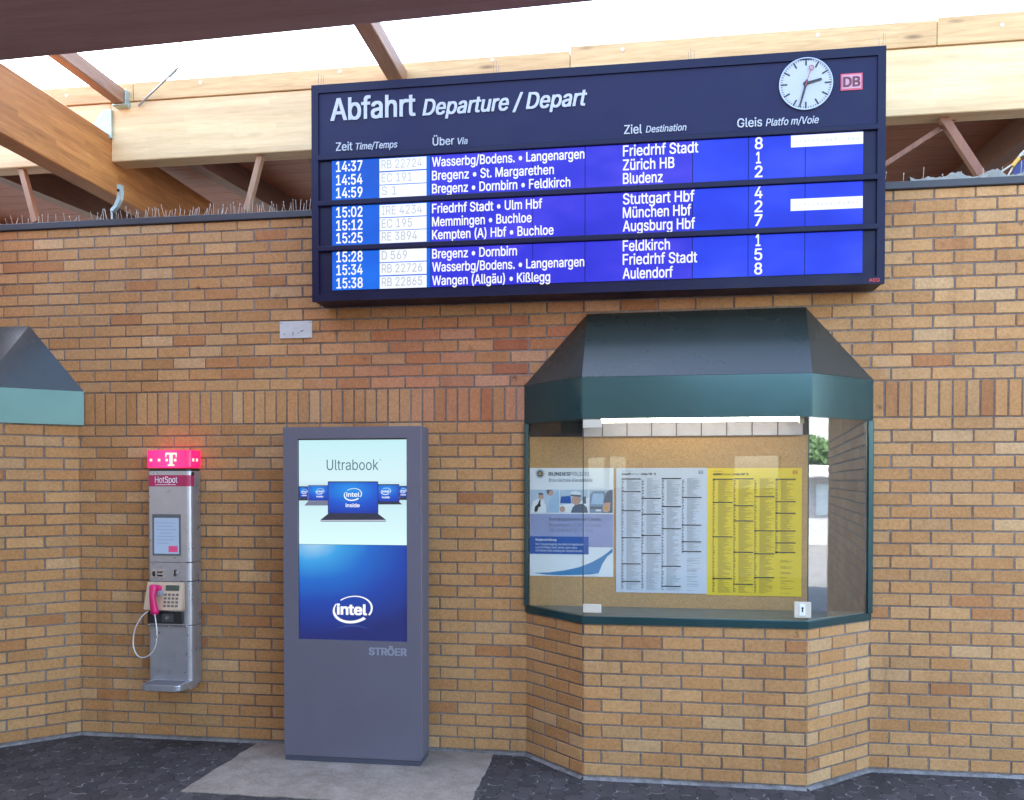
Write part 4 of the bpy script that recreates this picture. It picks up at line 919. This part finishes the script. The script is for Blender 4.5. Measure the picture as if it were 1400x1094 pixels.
def split_bullets(bm, zb, cap, name, mat, par):
    bm.verts.index_update(); bm.verts.ensure_lookup_table(); seen = set(); isl = []
    for v in bm.verts:
        if v in seen: continue
        st = [v]; seen.add(v); L = []
        while st:
            q = st.pop(); L.append(q)
            for e in q.link_edges:
                o2 = e.other_vert(q)
                if o2 not in seen: seen.add(o2); st.append(o2)
        xs = [q.co.x for q in L]; zs = [q.co.z for q in L]; isl.append((min(xs), max(xs), min(zs)-zb, max(zs)-zb, L))
    cuts = sorted(a[1] for a in isl if a[3]-a[2] < .45*cap and .2*cap < (a[2]+a[3])/2 < .62*cap and abs((a[1]-a[0])-(a[3]-a[2])) < .3*cap)
    cl = []
    for c in cuts:
        if not cl or c-cl[-1] > .02: cl.append(c)
        else: cl[-1] = c
    cl = sorted(cl+[c-.35*cap for c in cl])
    for i in range(len(cl)+1):
        lo = cl[i-1] if i else -1e9; hi = cl[i] if i < len(cl) else 1e9
        kill = [v for a in isl if not (lo < (a[0]+a[1])/2 <= hi) for v in a[4]]
        ks = set(v.index for v in kill); b2 = bm.copy(); b2.verts.ensure_lookup_table()
        bmesh.ops.delete(b2, geom=[v for v in b2.verts if v.index in ks], context='VERTS'); obj('bullet' if i % 2 else name, b2, mat, par)
    bm.free()
for i, (yb_, tm, tr, via, vr, ziel, zr, gl) in enumerate(rows):
    zb_ = at(476, yb_, YH)[1]; cap = .068
    if i % 3 == 2: zb_ = max(zb_, ZR[i//3][1]+.006)
    wd = lambda a, b: colx(b)-colx(a)
    bm = BM(); text_bm(bm, tm, colx(460), zb_, YT, cap, wd(460, 495.5), bold=.014, th=.0014); obj('time_lettering', bm, E_LT, db)
    bm = BM(); text_bm(bm, via, colx(591), zb_, YT, cap*.90, wd(591, vr), bold=.014, th=.0014); split_bullets(bm, zb_, cap, 'route_lettering', E_LT, db)
    bm = BM(); text_bm(bm, ziel, colx(851.8), zb_, YT, cap, wd(851.8, zr), bold=.014, th=.0014); obj('destination_lettering', bm, E_LT, db)
    bm = BM(); text_bm(bm, gl, colx(1033.5 if gl == '1' else 1031.8), zb_, YT, cap*1.05, wd(1033.5, 1039.5) if gl == '1' else wd(1031.8, 1042), bold=.014, th=.0014); obj('platform_number', bm, E_LT, db)
    bm = BM(); quad(bm, colx(519.0), colx(583.2), zb_-.012, zb_+.070, YH-.0014, .001); tb = obj('train_number_field', bm, E_BOX, db)
    bm = BM(); text_bm(bm, tr, colx(522), zb_+.004, YT-.0012, cap*.84, wd(522, 522+6.9*len(tr)), bold=-.012, th=.0006); obj('train_number', bm, E_FAINT, tb)
    if i in (0, 4):
        bm = BM(); quad(bm, colx(1080.8), colx(1179.3), zb_-.002, zb_+.072, YH-.0014, .001); tb = obj('notice_field', bm, E_BOX, db)
        bm = BM(); rn = random.Random(i)
        for q in range(15):
            xq = colx(1086+q*6.0); quad(bm, xq, xq+rn.uniform(.008, .018), zb_+.026+rn.uniform(-.004, .004), zb_+.026+rn.uniform(.006, .022), YT-.0012, .0006)
        obj('faded_print', bm, emit('faded_lcd_pale', lin(222, 226, 232), .97), tb)
    
# header lettering (raised letters)
def head(nm, s, pl, xr, cap, bold, shear=0):
    bm = BM(); text_px(bm, s, pl, xr, cap, YH, YH-.006, bold=bold, shear=shear, th=.0055); obj(nm, bm, M_SIGNWHITE, hd)
head('title_lettering', 'Abfahrt', (453, 165.5), 567.5, 29.5, .02); head('title_lettering', 'Departure / Depart', (578.5, 158.3), 802, 21.5, .022, .22)
head('column_heading', 'Zeit', (459.8, 207), 482, 11.3, .012); head('column_heading', 'Time/Temps', (487, 205.3), 543.5, 9, .012, .2)
head('column_heading', 'Über', (592, 199.6), 621, 10.8, .012); head('column_heading', 'Via', (626, 198), 639.3, 8.8, .012, .2)
head('column_heading', 'Ziel', (853.4, 184), 877.5, 12, .012); head('column_heading', 'Destination', (883, 182), 938.3, 9, .012, .2)
head('column_heading', 'Gleis', (1008, 175), 1041.5, 12, .012); head('column_heading', 'Platfo m/Voie', (1047, 173), 1119, 9.8, .012, .2)
bm = BM(); text_px(bm, 'AEG', (1188, 385.6), 1202.5, 4.6, YB, YB-.002, bold=.02, th=.0018); obj('maker_lettering', bm, M_REDP, db)
# emblem
(x0, z1), (x1, z0) = at(1149.3, 101.8, YH), at(1179, 122.6, YH)
bm = BM(); quad(bm, x0, x1, z0, z1, YH-.004, .005); eb = obj('emblem', bm, paint('red_enamel_border', (.50, .06, .09), .4), hd)
bm = BM(); quad(bm, x0+.009, x1-.009, z0+.009, z1-.009, YH-.0055, .003); obj('emblem_field', bm, M_PINK, eb)
bm = BM(); text_bm(bm, 'DB', (x0+x1)/2, z0+.022, YH-.0075, (z1-z0)-.044, (x1-x0)-.034, bold=.035, th=.002, align='C'); obj('emblem_lettering', bm, M_MAROON, eb)
# clock
cx, cz = at(1101.4, 115.6, YH); rc = 35.3*scale_at(1101, 115, YH)
bm = BM(); disc(bm, cx, cz, rc*.985, YH-.010, .012, 64); ck = obj('clock', bm, M_DIALW, hd)
bm = BM(); ring(bm, cx, cz, rc*.975, rc*1.01, YH-.014, .016, 64); obj('clock_rim', bm, paint('clock_rim_steel', (.35, .36, .40), .3, .6), ck)
bm = BM()
for k in range(60):
    a = math.pi/2-k*math.pi/30; r0, wd = (.70, .036*rc*1.7) if k % 5 == 0 else (.88, .022*rc)
    bar2(bm, cx+rc*r0*math.cos(a), cz+rc*r0*math.sin(a), cx+rc*.95*math.cos(a), cz+rc*.95*math.sin(a), wd, wd, YH-.0112, .001)
obj('clock_ticks', bm, M_INK, ck)
def hand(nm, ang, L, back, w0, w1, Y, m):
    a = math.pi/2-R(ang); bm = BM(); bar2(bm, cx-back*rc*math.cos(a), cz-back*rc*math.sin(a), cx+L*rc*math.cos(a), cz+L*rc*math.sin(a), w0*rc, w1*rc, Y, .002); disc(bm, cx, cz, .09*rc, Y-.0003, .002, 20); return obj(nm, bm, m, ck)
hand('hour_hand', 76.5, .60, .10, .115, .085, YH-.016, M_INK); hand('minute_hand', 195, .92, .14, .085, .06, YH-.020, M_INK)
a = math.pi/2-R(18); bm = BM(); bar2(bm, cx-.12*rc*math.cos(a), cz-.12*rc*math.sin(a), cx+.52*rc*math.cos(a), cz+.52*rc*math.sin(a), .03*rc, .022*rc, YH-.023, .001)
ring(bm, cx+.61*rc*math.cos(a), cz+.61*rc*math.sin(a), .065*rc, .10*rc, YH-.023, .001, 20); obj('second_hand', bm, paint('second_hand_red', (.35, .03, .03), .4), ck)

# ================================================================ ROOF TIMBERS
YPB = .30
def timber(name, x0, x1, y0, y1, z0, z1, mat, label, cat, group=None, bev=.006):
    t = (x0, y0, z0); bm = BM(); box(bm, x0, x1, y0, y1, z0, z1, bev); o_ = obj(name, bm, mat, None, ((x0+x1)/2, (y0+y1)/2, z0)); return tag(o_, label, cat, group)
timber('roof_beam', -4.012, 4.5, YPB, YPB+.16, 4.381, 4.832, W_PALE, 'pale laminated timber beam running behind the top of the departure board', 'roof beam', 'pale laminated roof beams')
timber('roof_beam', -9, -4.0135, YPB+.001, YPB+.16, 4.381, 4.832, W_PALE, 'pale laminated beam piece at the far left, beyond the orange rafter', 'roof beam', 'pale laminated roof beams')
for i, (a, b, dz, lbl) in enumerate(((-9, -3.82, 0, 'leftmost pine board on top of the pale beam, behind the orange rafter'), (-3.816, -.45, .0, 'pine board on the pale beam between the rafter and the middle of the departure board'), (-.446, 2.02, .03, 'pine board on the pale beam above the station clock'), (2.024, 4.5, .045, 'rightmost short pine board on the pale beam at the frame edge'))):
    timber('fascia_board', a, b, YPB-.012, YPB+.10, 4.834, 4.975+dz, W_BOARD, lbl, 'board', 'pine boards on the pale beam', .003)
    ob = bpy.context.scene.objects[-1] if False else None
timber('roof_rafter', -4.172, -4.012, -3.2, 1.9, 4.135, 4.585, W_ORANGE, 'thick orange laminated rafter in the upper left corner', 'rafter')
timber('roof_strut', -3.945, -3.856, -2.6, YPB-.014, 4.792, 4.905, W_STRUT, 'wooden strut in the upper left, ending in a steel shoe on the pale beam', 'strut', 'struts across the skylight')
timber('roof_strut', -1.762, -1.645, -2.6, YPB-.014, 4.80, 4.915, W_STRUT, 'wooden strut running down behind the top edge of the departure board', 'strut', 'struts across the skylight')
# steel fittings
t = thing('joist_shoe', 'pale green steel shoe holding the upper left strut on the beam', 'steel bracket', (-3.9, YPB-.06, 4.78), 'steel roof fittings')
bm = BM(); box(bm, -3.953, -3.850, YPB-.075, YPB-.002, 4.780, 4.789, .001); obj('seat_plate', bm, M_GALV, t)
bm = BM(); box(bm, -3.852, -3.846, YPB-.070, YPB-.002, 4.789, 4.90, .001); obj('side_plate', bm, M_GALV, t)
bm = BM(); plate(bm, [at(127, 173, .29), at(148, 189, .29), at(148, 151, .29), at(141, 151.5, .29)], YPB-.02, .004)
x0, z1 = at(147.5, 151, .29); x1, z0 = at(154, 190, .29); box(bm, x0, x1, YPB-.028, YPB-.003, z0, z1, .002)
tag(obj('gusset_plate', bm, M_GALV, None, (-4.05, .28, 4.5)), 'triangular pale green steel gusset where the rafter meets the pale beam', 'steel bracket', 'steel roof fittings')
t = thing('rafter_hook', 'curved pale green steel strap hooked under the end of the orange rafter', 'steel bracket', (-4.0, .1, 3.84), 'steel roof fittings')
bm = BM(); hpx = [(160.5, 253), (161.5, 262), (160.5, 272), (156.5, 281), (151.5, 287), (149, 281)]
L1 = [at(a, b, .12) for a, b in hpx]; L2 = [at(a+6*(1-.5*(i/5)), b+3*(i/5), .12) for i, (a, b) in enumerate(hpx)]
plate(bm, L2[:5]+[at(152, 290, .12)]+L1[::-1][1:], .11, .035); obj('strap', bm, M_GALV, t)
bm = BM(); x_, z_ = at(152.5, 289, .12); tube(bm, [(x_, .125, z_+.02), (x_+.002, .125, 3.832)], .006, 8); obj('prop_rod', bm, M_GALV, t)
bm = BM(); x_, z_ = at(163, 261, .12); disc(bm, x_, z_, .011, .104, .008, 12); obj('bolt', bm, M_DARK, t)
t = thing('tie_rod', 'thin steel tie rod slanting up from the pale beam towards the skylight', 'tie rod', (-3.8, .28, 4.8))
x0, z0 = at(189, 144, .28); x1, y1 = atz(243, 93, 4.98)
bm = BM(); tube(bm, [(x0, .285, z0), (x1, y1, 4.98)], .0075, 8); obj('rod', bm, paint('dull_zinc', (.36, .37, .36), .4, .6), t)
d_ = (Vector((x1, y1, 4.98))-Vector((x0, .285, z0))).normalized(); e_ = Vector((x1, y1, 4.98)); bm = BM(); tube(bm, [e_-d_*.10, e_-d_*.02], .012, 8); obj('turnbuckle', bm, M_GALV, t)
bm = BM(); tube(bm, [e_, (x1+.9, y1-1.4, 5.3)], .006, 6); obj('rod_extension', bm, paint('dull_zinc', (.36, .37, .36), .4, .6), t)
# nail heads on the fascia boards
for px, py in ((91, 131), (274, 113), (465, 98), (673, 82), (851, 68), (1118, 48), (1370, 34)):
    x_, z_ = at(px, py, YPB-.013); bm = BM(); disc(bm, x_, z_, .012, YPB-.0155, .003, 12)
    o_ = obj('bolt_head', bm, paint('bright_zinc', (.7, .7, .68), .35, .5), None, (x_, YPB-.013, z_))
    tag(o_, 'round bright bolt head in the pine board on the pale beam', 'bolt', 'bolts along the pine boards')

# rear roof behind the wall
rr_ = thing('rear_roof', 'brown boarded roof underside seen over the top of the brick wall', 'roof', (-2, 3, 4.6))
bm = BM()
yb0, zb0, yb1, zb1 = .475, 4.60, 7.0, 5.05
for i in range(26):
    a, b = i/26, (i+1)/26-.0012
    y_a, y_b = yb0+(yb1-yb0)*a, yb0+(yb1-yb0)*b; z_a, z_b = zb0+(zb1-zb0)*a, zb0+(zb1-zb0)*b
    V = [bm.verts.new(p) for p in ((-11, y_a, z_a), (8.5, y_a, z_a), (8.5, y_b, z_b), (-11, y_b, z_b))]; U = [bm.verts.new(v.co+Vector((0, 0, .03))) for v in V]
    bm.faces.new(V); bm.faces.new(U)
    for k in range(4): bm.faces.new((V[k], V[(k+1) % 4], U[(k+1) % 4], U[k]))
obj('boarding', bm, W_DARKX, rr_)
def rear_rafter(x, dx, w_=.12):
    bm = BM(); V = []
    for yy, zz in ((yb0+.02, zb0-.002), (yb1, zb1-.002)):
        k = 0 if yy < 1 else dx
        V.append([bm.verts.new((x+k+sx_*w_/2, yy, zz-dz)) for sx_, dz in ((-1, 0), (1, 0), (1, .2), (-1, .2))])
    bm.faces.new(V[0]); bm.faces.new(V[1][::-1])
    for i in range(4): bm.faces.new((V[0][i], V[1][i], V[1][(i+1) % 4], V[0][(i+1) % 4]))
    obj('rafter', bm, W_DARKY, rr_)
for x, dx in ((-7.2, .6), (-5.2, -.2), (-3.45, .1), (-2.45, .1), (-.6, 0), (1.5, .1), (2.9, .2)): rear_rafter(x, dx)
bm = BM(); prism(bm, [(-11, 6.9), (-3, 6.9), (-3, 7.1), (-11, 7.1)], 0, 2.6); prism(bm, [(-2.999, 6.9), (8.5, 6.9), (8.5, 7.1), (-2.999, 7.1)], 0, 4.3); tag(obj('unseen_rear_wall', bm, paint('rear_wall_plaster', (.42, .33, .26), .8), None, (-3, 7, 0)), 'unseen rear wall far behind the brick wall, stepped to shape light on the brown roof', 'wall')  # out of view; low left and high right to steer light on the boarding
# diagonal braces standing behind the coping
def brace(p0, p1, Y, wpx, label, mat=W_STRUT):
    (xa, za), (xb, zb) = at(*p0, Y), at(*p1, Y); za = max(za, 3.833) if za < 3.9 else za
    wd = wpx*scale_at(*p0, Y); d_ = Vector((xb-xa, 0, zb-za)).normalized(); nn = Vector((d_.z, 0, -d_.x))*wd/2
    bm = BM(); V = [bm.verts.new(Vector((x, y, z))+nn*s_) for (x, z) in ((xa, za), (xb, zb)) for y in (Y, Y+.05) for s_ in (-1, 1)]
    for q in ((0, 1, 3, 2), (4, 6, 7, 5), (0, 4, 5, 1), (2, 3, 7, 6), (0, 2, 6, 4), (1, 5, 7, 3)): bm.faces.new([V[k] for k in q])
    tag(obj('brace', bm, mat, None, (xa, Y, za)), label, 'brace', 'wooden braces above the wall')
W_BRZ = wood('brace_wood', (.30, .15, .08), (.48, .28, .16), 'Z', knots=.2); W_BRD = wood('brown_brace_wood', (.20, .070, .035), (.34, .14, .075), 'Z', knots=.2)
brace((47, 303), (25, 221), .33, 7.5, 'narrow slanting brace at the far left above the coping', W_BRZ)
brace((336, 286), (355, 212), .34, 7.5, 'narrow upright brace just left of the departure board', W_BRZ)
brace((1345, 242), (1288, 155), .36, 11, 'thick brown brace right of the departure board', W_BRD)
brace((1205, 227), (1318, 154), .42, 5.5, 'thin brown brace crossing behind the thick one on the right', W_BRD)

# bird spikes: one strip per half metre
def spikes(x0, x1, dens, hgt, label):
    t = thing('bird_spikes', label, 'bird spikes', ((x0+x1)/2, .02, 3.832), 'bird spike strips on the coping')
    bm = BM(); box(bm, x0+.004, x1-.004, .0, .03, 3.8325, 3.838, .001); obj('spike_base', bm, paint('weathered_plastic_strip', (.34, .33, .29), .6), t)
    n = int((x1-x0)*dens)
    for i in range(n):
        x = x0+(x1-x0)*(i+.5)/n+random.uniform(-.012, .012); h = hgt*random.uniform(.45, 1.15); l_ = random.uniform(-.006, .006)*(1+2*(random.random() < .2)); yy = random.choice((-.02, 0, .02))
        bm = BM(); tube(bm, [(x, .015, 3.838), (x+l_, .015+yy, 3.838+h), (x+l_*1.05, .015+yy, 3.838+h+.002), (x+l_*1.1, .015+yy, 3.838+h+.012)], [.0019, .0016, .0034, .003] if random.random() < .5 else .0018, 5)
        obj('spike', bm, paint('pale_spike_wire', (.40, .36, .31), .45, .2), t)
SPL = ['dense pale bird spikes along the coping left of the departure board', 'short sparse bird spikes on the coping at the far left']
for i, x in enumerate((-4.75, -4.4)): spikes(x, x+.345, 26, .05, 'short sparse bird spikes on the coping at the far left')
for i, x in enumerate((-3.98, -3.63, -3.28, -2.93, -2.58)): spikes(x, x+.345, 44, .068, 'dense pale bird spikes on the coping between rafter and departure board')
spikes(1.56, 2.5, 9, .07, 'few bent bird spikes on the coping right of the departure board')
# crumpled sheeting and box on the right
bm = BM(); prev = None
x0 = at(1238, 246, .1)[0]; n = 60
for i in range(n+1):
    x = x0+(2.5-x0)*i/n; h = .022+.055*max(0, mnoise.noise(Vector((x*9, 0, 5)))+.25)+.02*abs(mnoise.noise(Vector((x*31, 0, 2)))); cur = []
    for k in range(7):
        a = k/6; y = -.008+.10*a; cur.append(bm.verts.new((x, y+.02*mnoise.noise(Vector((x*14, k, 0))), 3.833+h*math.sin(math.pi*a)**.6*(1+.5*mnoise.noise(Vector((x*20, k*1.7, 9)))))))
    if prev:
        for k in range(6): bm.faces.new((prev[k], cur[k], cur[k+1], prev[k+1]))
    prev = cur
tag(obj('crumpled_sheeting', bm, paint('weathered_pale_sheeting', (.19, .185, .15), .7, 0, .25, 25, .3), None, (2.0, .15, 3.833)), 'crumpled pale sheeting lying on the wall top right of the departure board', 'debris')
t = thing('wired_box', 'dark blue box with looping wires on the wall top at the right edge', 'junction box', (2.52, .2, 3.834))
bm = BM(); pts = [at(1394, 240, .15), at(1440, 240, .15), at(1440, 196, .15), at(1404, 214, .15)]
plate(bm, pts, .12, .2); obj('box_body', bm, paint('blue_cover', (.05, .09, .26), .5), t)
bm = BM()
for a_ in ([(1353, 243), (1372, 233), (1388, 222), (1396, 210), (1410, 203)], [(1377, 242), (1384, 230), (1390, 219), (1400, 206)], [(1391, 216), (1397, 212), (1408, 209)]):
    tube(bm, [(at(a, b, .1)[0], .1, at(a, b, .1)[1]) for a, b in a_], .006, 6)
obj('wire', bm, paint('pale_cable', (.46, .44, .36), .5), t)
bm = BM(); x_, z_ = at(1389, 221, .09); tube(bm, [(x_-.02, .09, z_-.03), (x_, .09, z_), (x_+.02, .09, z_+.02)], .012, 8); obj('yellow_clamp', bm, paint('amber_tape', (.55, .33, .05), .5), t)

# near platform roof (overhead, its edge crosses the top of the frame)
e0, e1 = atz(0, 82, 3.85), atz(840, 0, 3.85)
dx = (e1[1]-e0[1])/(e1[0]-e0[0]); yl = lambda x: e0[1]+dx*(x-e0[0])
bm = BM(); prism(bm, [(-26, .28), (-26, -10), (.7, -10), (.7, yl(.7)), (-5.6, yl(-5.6)), (-5.6, .28)], 3.85, 4.35, .02)  # unseen left arm and short right end shaped to steer the skylight
nr = tag(obj('platform_roof', bm, W_NEAR, None, (-5, -6, 3.85)), 'dark brown underside of the platform roof across the top left corner', 'roof')

# what the panes mirror: the open side to the right, and an added wall blocking low sky
def far_building(x0, x1, y0, y1, h, label, wallm, roofm, nwin):
    t = thing('station_building', label, 'building', ((x0+x1)/2, (y0+y1)/2, 0))
    bm = BM(); box(bm, x0, x1, y0, y1, 0, h); wl = obj('wall', bm, wallm, t)
    bm = BM(); box(bm, x0-.8, x1+.8, y0-.8, y1+.8, h+.002, h+.36, .05); obj('roof', bm, roofm, t)
    return t, y0, y1
t, _, _ = far_building(22, 24, .2, 9, 2.0, 'low pale pavilion with white flat roof, mirrored in the right pane', paint('pavilion_wall', (.42, .43, .45), .6), paint('white_roof_edge', (.78, .78, .78), .5), 5)
for i in range(5):
    bm = BM(); y = 1.7+i*1.5; box(bm, 21.96, 21.998, y-.9, y+.2, .9, 1.8); obj('window', bm, paint('pavilion_window', (.50, .60, .66), .15), t)
bm = BM()
ops = [(-9.2, -8.1), (-4.6, -3.6), (-1.0, -.62), (-.52, -.14), (2.2, 3.2)]; xx = -26
box(bm, -26, 5, -14.4, -14, 0, 1.75); box(bm, -26, 5, -14.4, -14, 2.45, 4.2)
for a_, b_ in ops+[(5, 5)]: box(bm, xx, a_, -14.398, -14.002, 1.7501, 2.4499); xx = b_
box(bm, -26.4, -26.002, -14.4, 0, 0, 4.2); tag(obj('sky_blocker_wall', bm, paint('dark_sky_blocker', (.10, .085, .075), .8), None, (-6, -14.2, 0)), 'added dark wall with small openings behind the viewer, blocking low sky and light from the left', 'wall')  # unseen blocker: darkens pane reflections, end piece shuts off light from the left
def tree(x, y, h, cr, label):
    t = thing('tree', label, 'tree', (x, y, 0)); bm = BM(); tube(bm, [(x, y, -.1), (x+.05, y, h*.3), (x-.05, y+.1, h*.6), (x, y, h*.85)], [.22, .17, .11, .04], 8); obj('trunk', bm, paint('bark', (.09, .065, .045), .9), t)
    bm = BM(); rn = random.Random(5)
    for k in range(2600):
        a = Vector((rn.gauss(0, 1), rn.gauss(0, 1), rn.gauss(0, 1))).normalized()*(rn.random()**.4); lump = 1+.3*mnoise.noise(a*2.2)
        p = Vector((x, y, h*.68))+Vector((a.x*cr*lump, a.y*cr*lump, a.z*h*.34*lump)); s_ = rn.uniform(.12, .24)
        u_ = Vector((rn.gauss(0, 1), rn.gauss(0, 1), rn.gauss(0, 1))).normalized(); v_ = u_.orthogonal().normalized()
        bm.faces.new([bm.verts.new(p+q) for q in (u_*s_, v_*s_*.6, -u_*s_, -v_*s_*.6)])
    obj('crown', bm, paint('leaves', (.055, .11, .03), .6, 0, .3, 2), t)
tree(46, 1.6, 4.4, 2.4, 'broad green tree beyond the pavilion, mirrored in the right pane')
bpy.data.objects.remove(_to); bpy.data.curves.remove(_tc)
